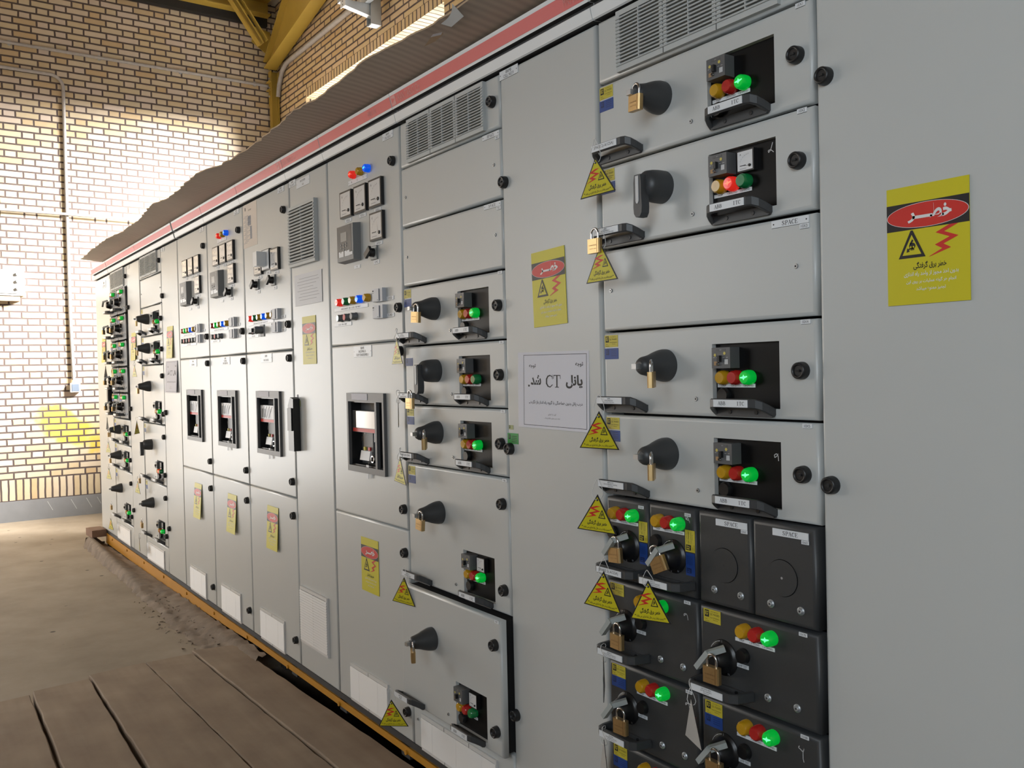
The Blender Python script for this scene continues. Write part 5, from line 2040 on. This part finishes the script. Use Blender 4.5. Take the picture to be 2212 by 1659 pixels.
# ------------------------------------------------------------------ tags
WT = 'yellow triangle tag hanging '
warning_tag(-1.552, -.056, 1.846, 10, -3, WT + 'on the grip of the topmost drawer, 10X1', .042)
warning_tag(-1.540, -.056, 1.648, 3, -1, WT + 'on the grip of the lever drawer 10X2', .040)
warning_tag(-1.558, -.056, 1.265, 20, 1, WT + 'on the grip of drawer 10X4', .038)
warning_tag(-1.568, -.057, 1.072, 20, 3, WT + 'on the grip of drawer 10X5, over black modules', .036)
warning_tag(-1.540, -.067, .900, 14, 4, WT + 'on the leftmost black quarter-width drawer', .030)
warning_tag(-1.393, -.069, .906, 12, -3, WT + 'on the second black quarter-width drawer', .022)
warning_tag(-1.552, -.063, .700, -42, 0, WT + 'half turned away on the left half drawer', .030)
warning_tag(-1.278, -.063, .683, 152, 6, 'grey back of a turned tag on the right half drawer', .040)
warning_tag(-1.555, -.064, .507, 150, 0, 'grey back of a turned tag at the bottom edge, on the lower left half drawer', .032)
warning_tag(-2.556, -.053, 1.478, -8, 0, WT + 'on the first small drawer of the middle column', .028)
warning_tag(-2.557, -.053, 1.277, 152, 0, 'grey edge-on tag on the lever drawer of the middle column', .030)
warning_tag(-2.553, -.053, 1.093, -6, 3, WT + 'on the third small drawer of the middle column', .028)
warning_tag(-2.545, -.053, .703, 17, 3, WT + 'on the upper tall drawer of the middle column', .034)
warning_tag(-2.588, -.088, .301, 40, -4, WT + 'on the pulled-out drawer of the middle column', .036)
warning_tag(-7.362, -.060, 1.463, -24, 0, WT + 'edge-on on the third left half drawer of the farthest column', .026)
warning_tag(-7.085, -.062, 1.454, 0, 0, WT + 'on the third right half drawer of the farthest column', .026)
warning_tag(-7.358, -.060, 1.066, -20, 0, WT + 'on the fifth left half drawer of the farthest column', .026)
warning_tag(-7.092, -.062, 1.066, -8, 3, WT + 'on the fifth right half drawer of the farthest column', .026)
warning_tag(-7.375, -.055, .884, 9, 0, WT + 'on the upper grey drawer of the farthest column', .028)
warning_tag(-7.380, -.055, .680, 9, 0, WT + 'on the lower grey drawer of the farthest column', .028)
warning_tag(-7.360, -.055, .292, 9, 0, WT + 'on the tall drawer of the farthest column', .028)
warning_tag(-6.385, -.055, 1.460, 4, 0, WT + 'on the lower small drawer of the second column', .028)
warning_tag(-6.392, -.053, .282, -10, 0, WT + 'on the lowest tall drawer of the second column', .028)
warning_tag(-6.372, -.058, .672, 6, 3, WT + 'on the lever drawer of the second column', .028)
warning_tag(-6.370, -.053, 1.075, 150, 0, 'grey edge-on tag on the upper tall drawer of the second column', .026)

# ------------------------------------------------------------------ signs and papers
DS = 'yellow danger sign '
danger_sign(-.865, 1.4575, DS + 'on the large blank door at the right')
danger_sign(-1.876, 1.4735, DS + 'above the white notice on the middle cable door', (0, R(-2), 0))
danger_sign(-2.974, .574, DS + 'on the lower door of the single breaker bay')
danger_sign(-3.489, 1.406, DS + 'taped to the louvred vent door')
danger_sign(-3.967, .577, DS + 'on the lower door of the rightmost of three bays', (R(-3), 0, 0), -.0115)
danger_sign(-4.555, .572, DS + 'on the lower door of the middle one of three bays', (R(-4), 0, 0), -.0150)
danger_sign(-5.170, .570, DS + 'on the lower door of the leftmost of three bays', (R(-4), 0, 0), -.0150)
danger_sign(-5.696, 1.482, DS + 'on the second cable door from the far end', (R(-3), 0, 0), -.0115)
danger_sign(-6.700, 1.490, DS + 'on the farthest cable door', (R(-3), 0, 0), -.0115)
danger_sign(-7.788, 1.497, DS + 'on the plain cabinet at the far end', (R(-3), 0, 0), -.0115)


def f_notice(big):
    def fn(b):
        w, h = .298, .200
        y = -.0010
        b.box(0, w, y, 0, 0, h, PAPER)
        x0, x1, z0, z1 = .026, w - .008, .007, h - .007
        for a in ((x0, x1, z0, z0 + .0012), (x0, x1, z1 - .0012, z1), (x0, x0 + .0014, z0, z1), (x1 - .0014, x1, z0, z1)):
            b.rect(*a, y - .0003, INK)
        b.text(fa('توجه'), w - .037, .166, .012, y - .0003, INK, w=.030, bold=.02)
        b.text(fa('توجه'), .066, .163, .011, y - .0003, INK, w=.030, bold=.02)
        b.text(fa('پانل'), .241, .122, .036, y - .0003, INK, w=.066, bold=.035)
        serif(b, 'CT', .155, .124, .030, y - .0003, INK, lw=.98, gap=.10)
        b.text(fa('شد'), .081, .127, .026, y - .0003, INK, w=.046, bold=.035)
        b.ell(.050, .1115, .0038, .0030, y - .0003, INK, 14)
        b.text(fa('درب پانل بدون هماهنگی با گروه راه انداز باز نگردد') , .164, .068, .0115, y - .0003, INK, w=.218, bold=.012)
        b.ell(.052, .0655, .0018, .0016, y - .0003, INK, 10)
        b.text(fa('گروه راه اندازی'), .150, .038, .0055, y - .0003, INK, w=.034)
        b.text(fa('شرکت بهره برداری و نگهداری فراب'), .150, .0285, .0048, y - .0003, INK, w=.066)
    return fn


o = part(None, 'paper_notice', 'notice', f_notice(True), (-1.957, -.0015, 1.2105), (R(-.6), R(.6), 0))
tag(o, 'white landscape notice lettered CT taped to the middle cable door', 'paper notice', 'white paper notices')
o = part(None, 'paper_notice', 'notice', f_notice(True), (-5.748, -.0125, 1.272), (R(-3), 0, 0))
o.scale = (.92, 1, .97)
tag(o, 'white notice under the danger sign on the second cable door from the far end', 'paper notice', 'white paper notices')


def f_sheet(b):
    b.box(0, .286, -.001, 0, 0, .128, MCB)
    for i, (x, w) in enumerate(((.05, .20), (.03, .23), (.03, .20), (.05, .15), (.03, .21), (.06, .19), (.04, .22), (.05, .18))):
        b.rect(x, x + w, .108 - .0125 * i, .1095 - .0125 * i, -.0013, INKG)


o = part(None, 'instruction_sheet', 'sheet', f_sheet, (-3.560, -.0012, 1.649))
tag(o, 'typed instruction sheet in a plastic sleeve under the tall vent', 'paper sheet')
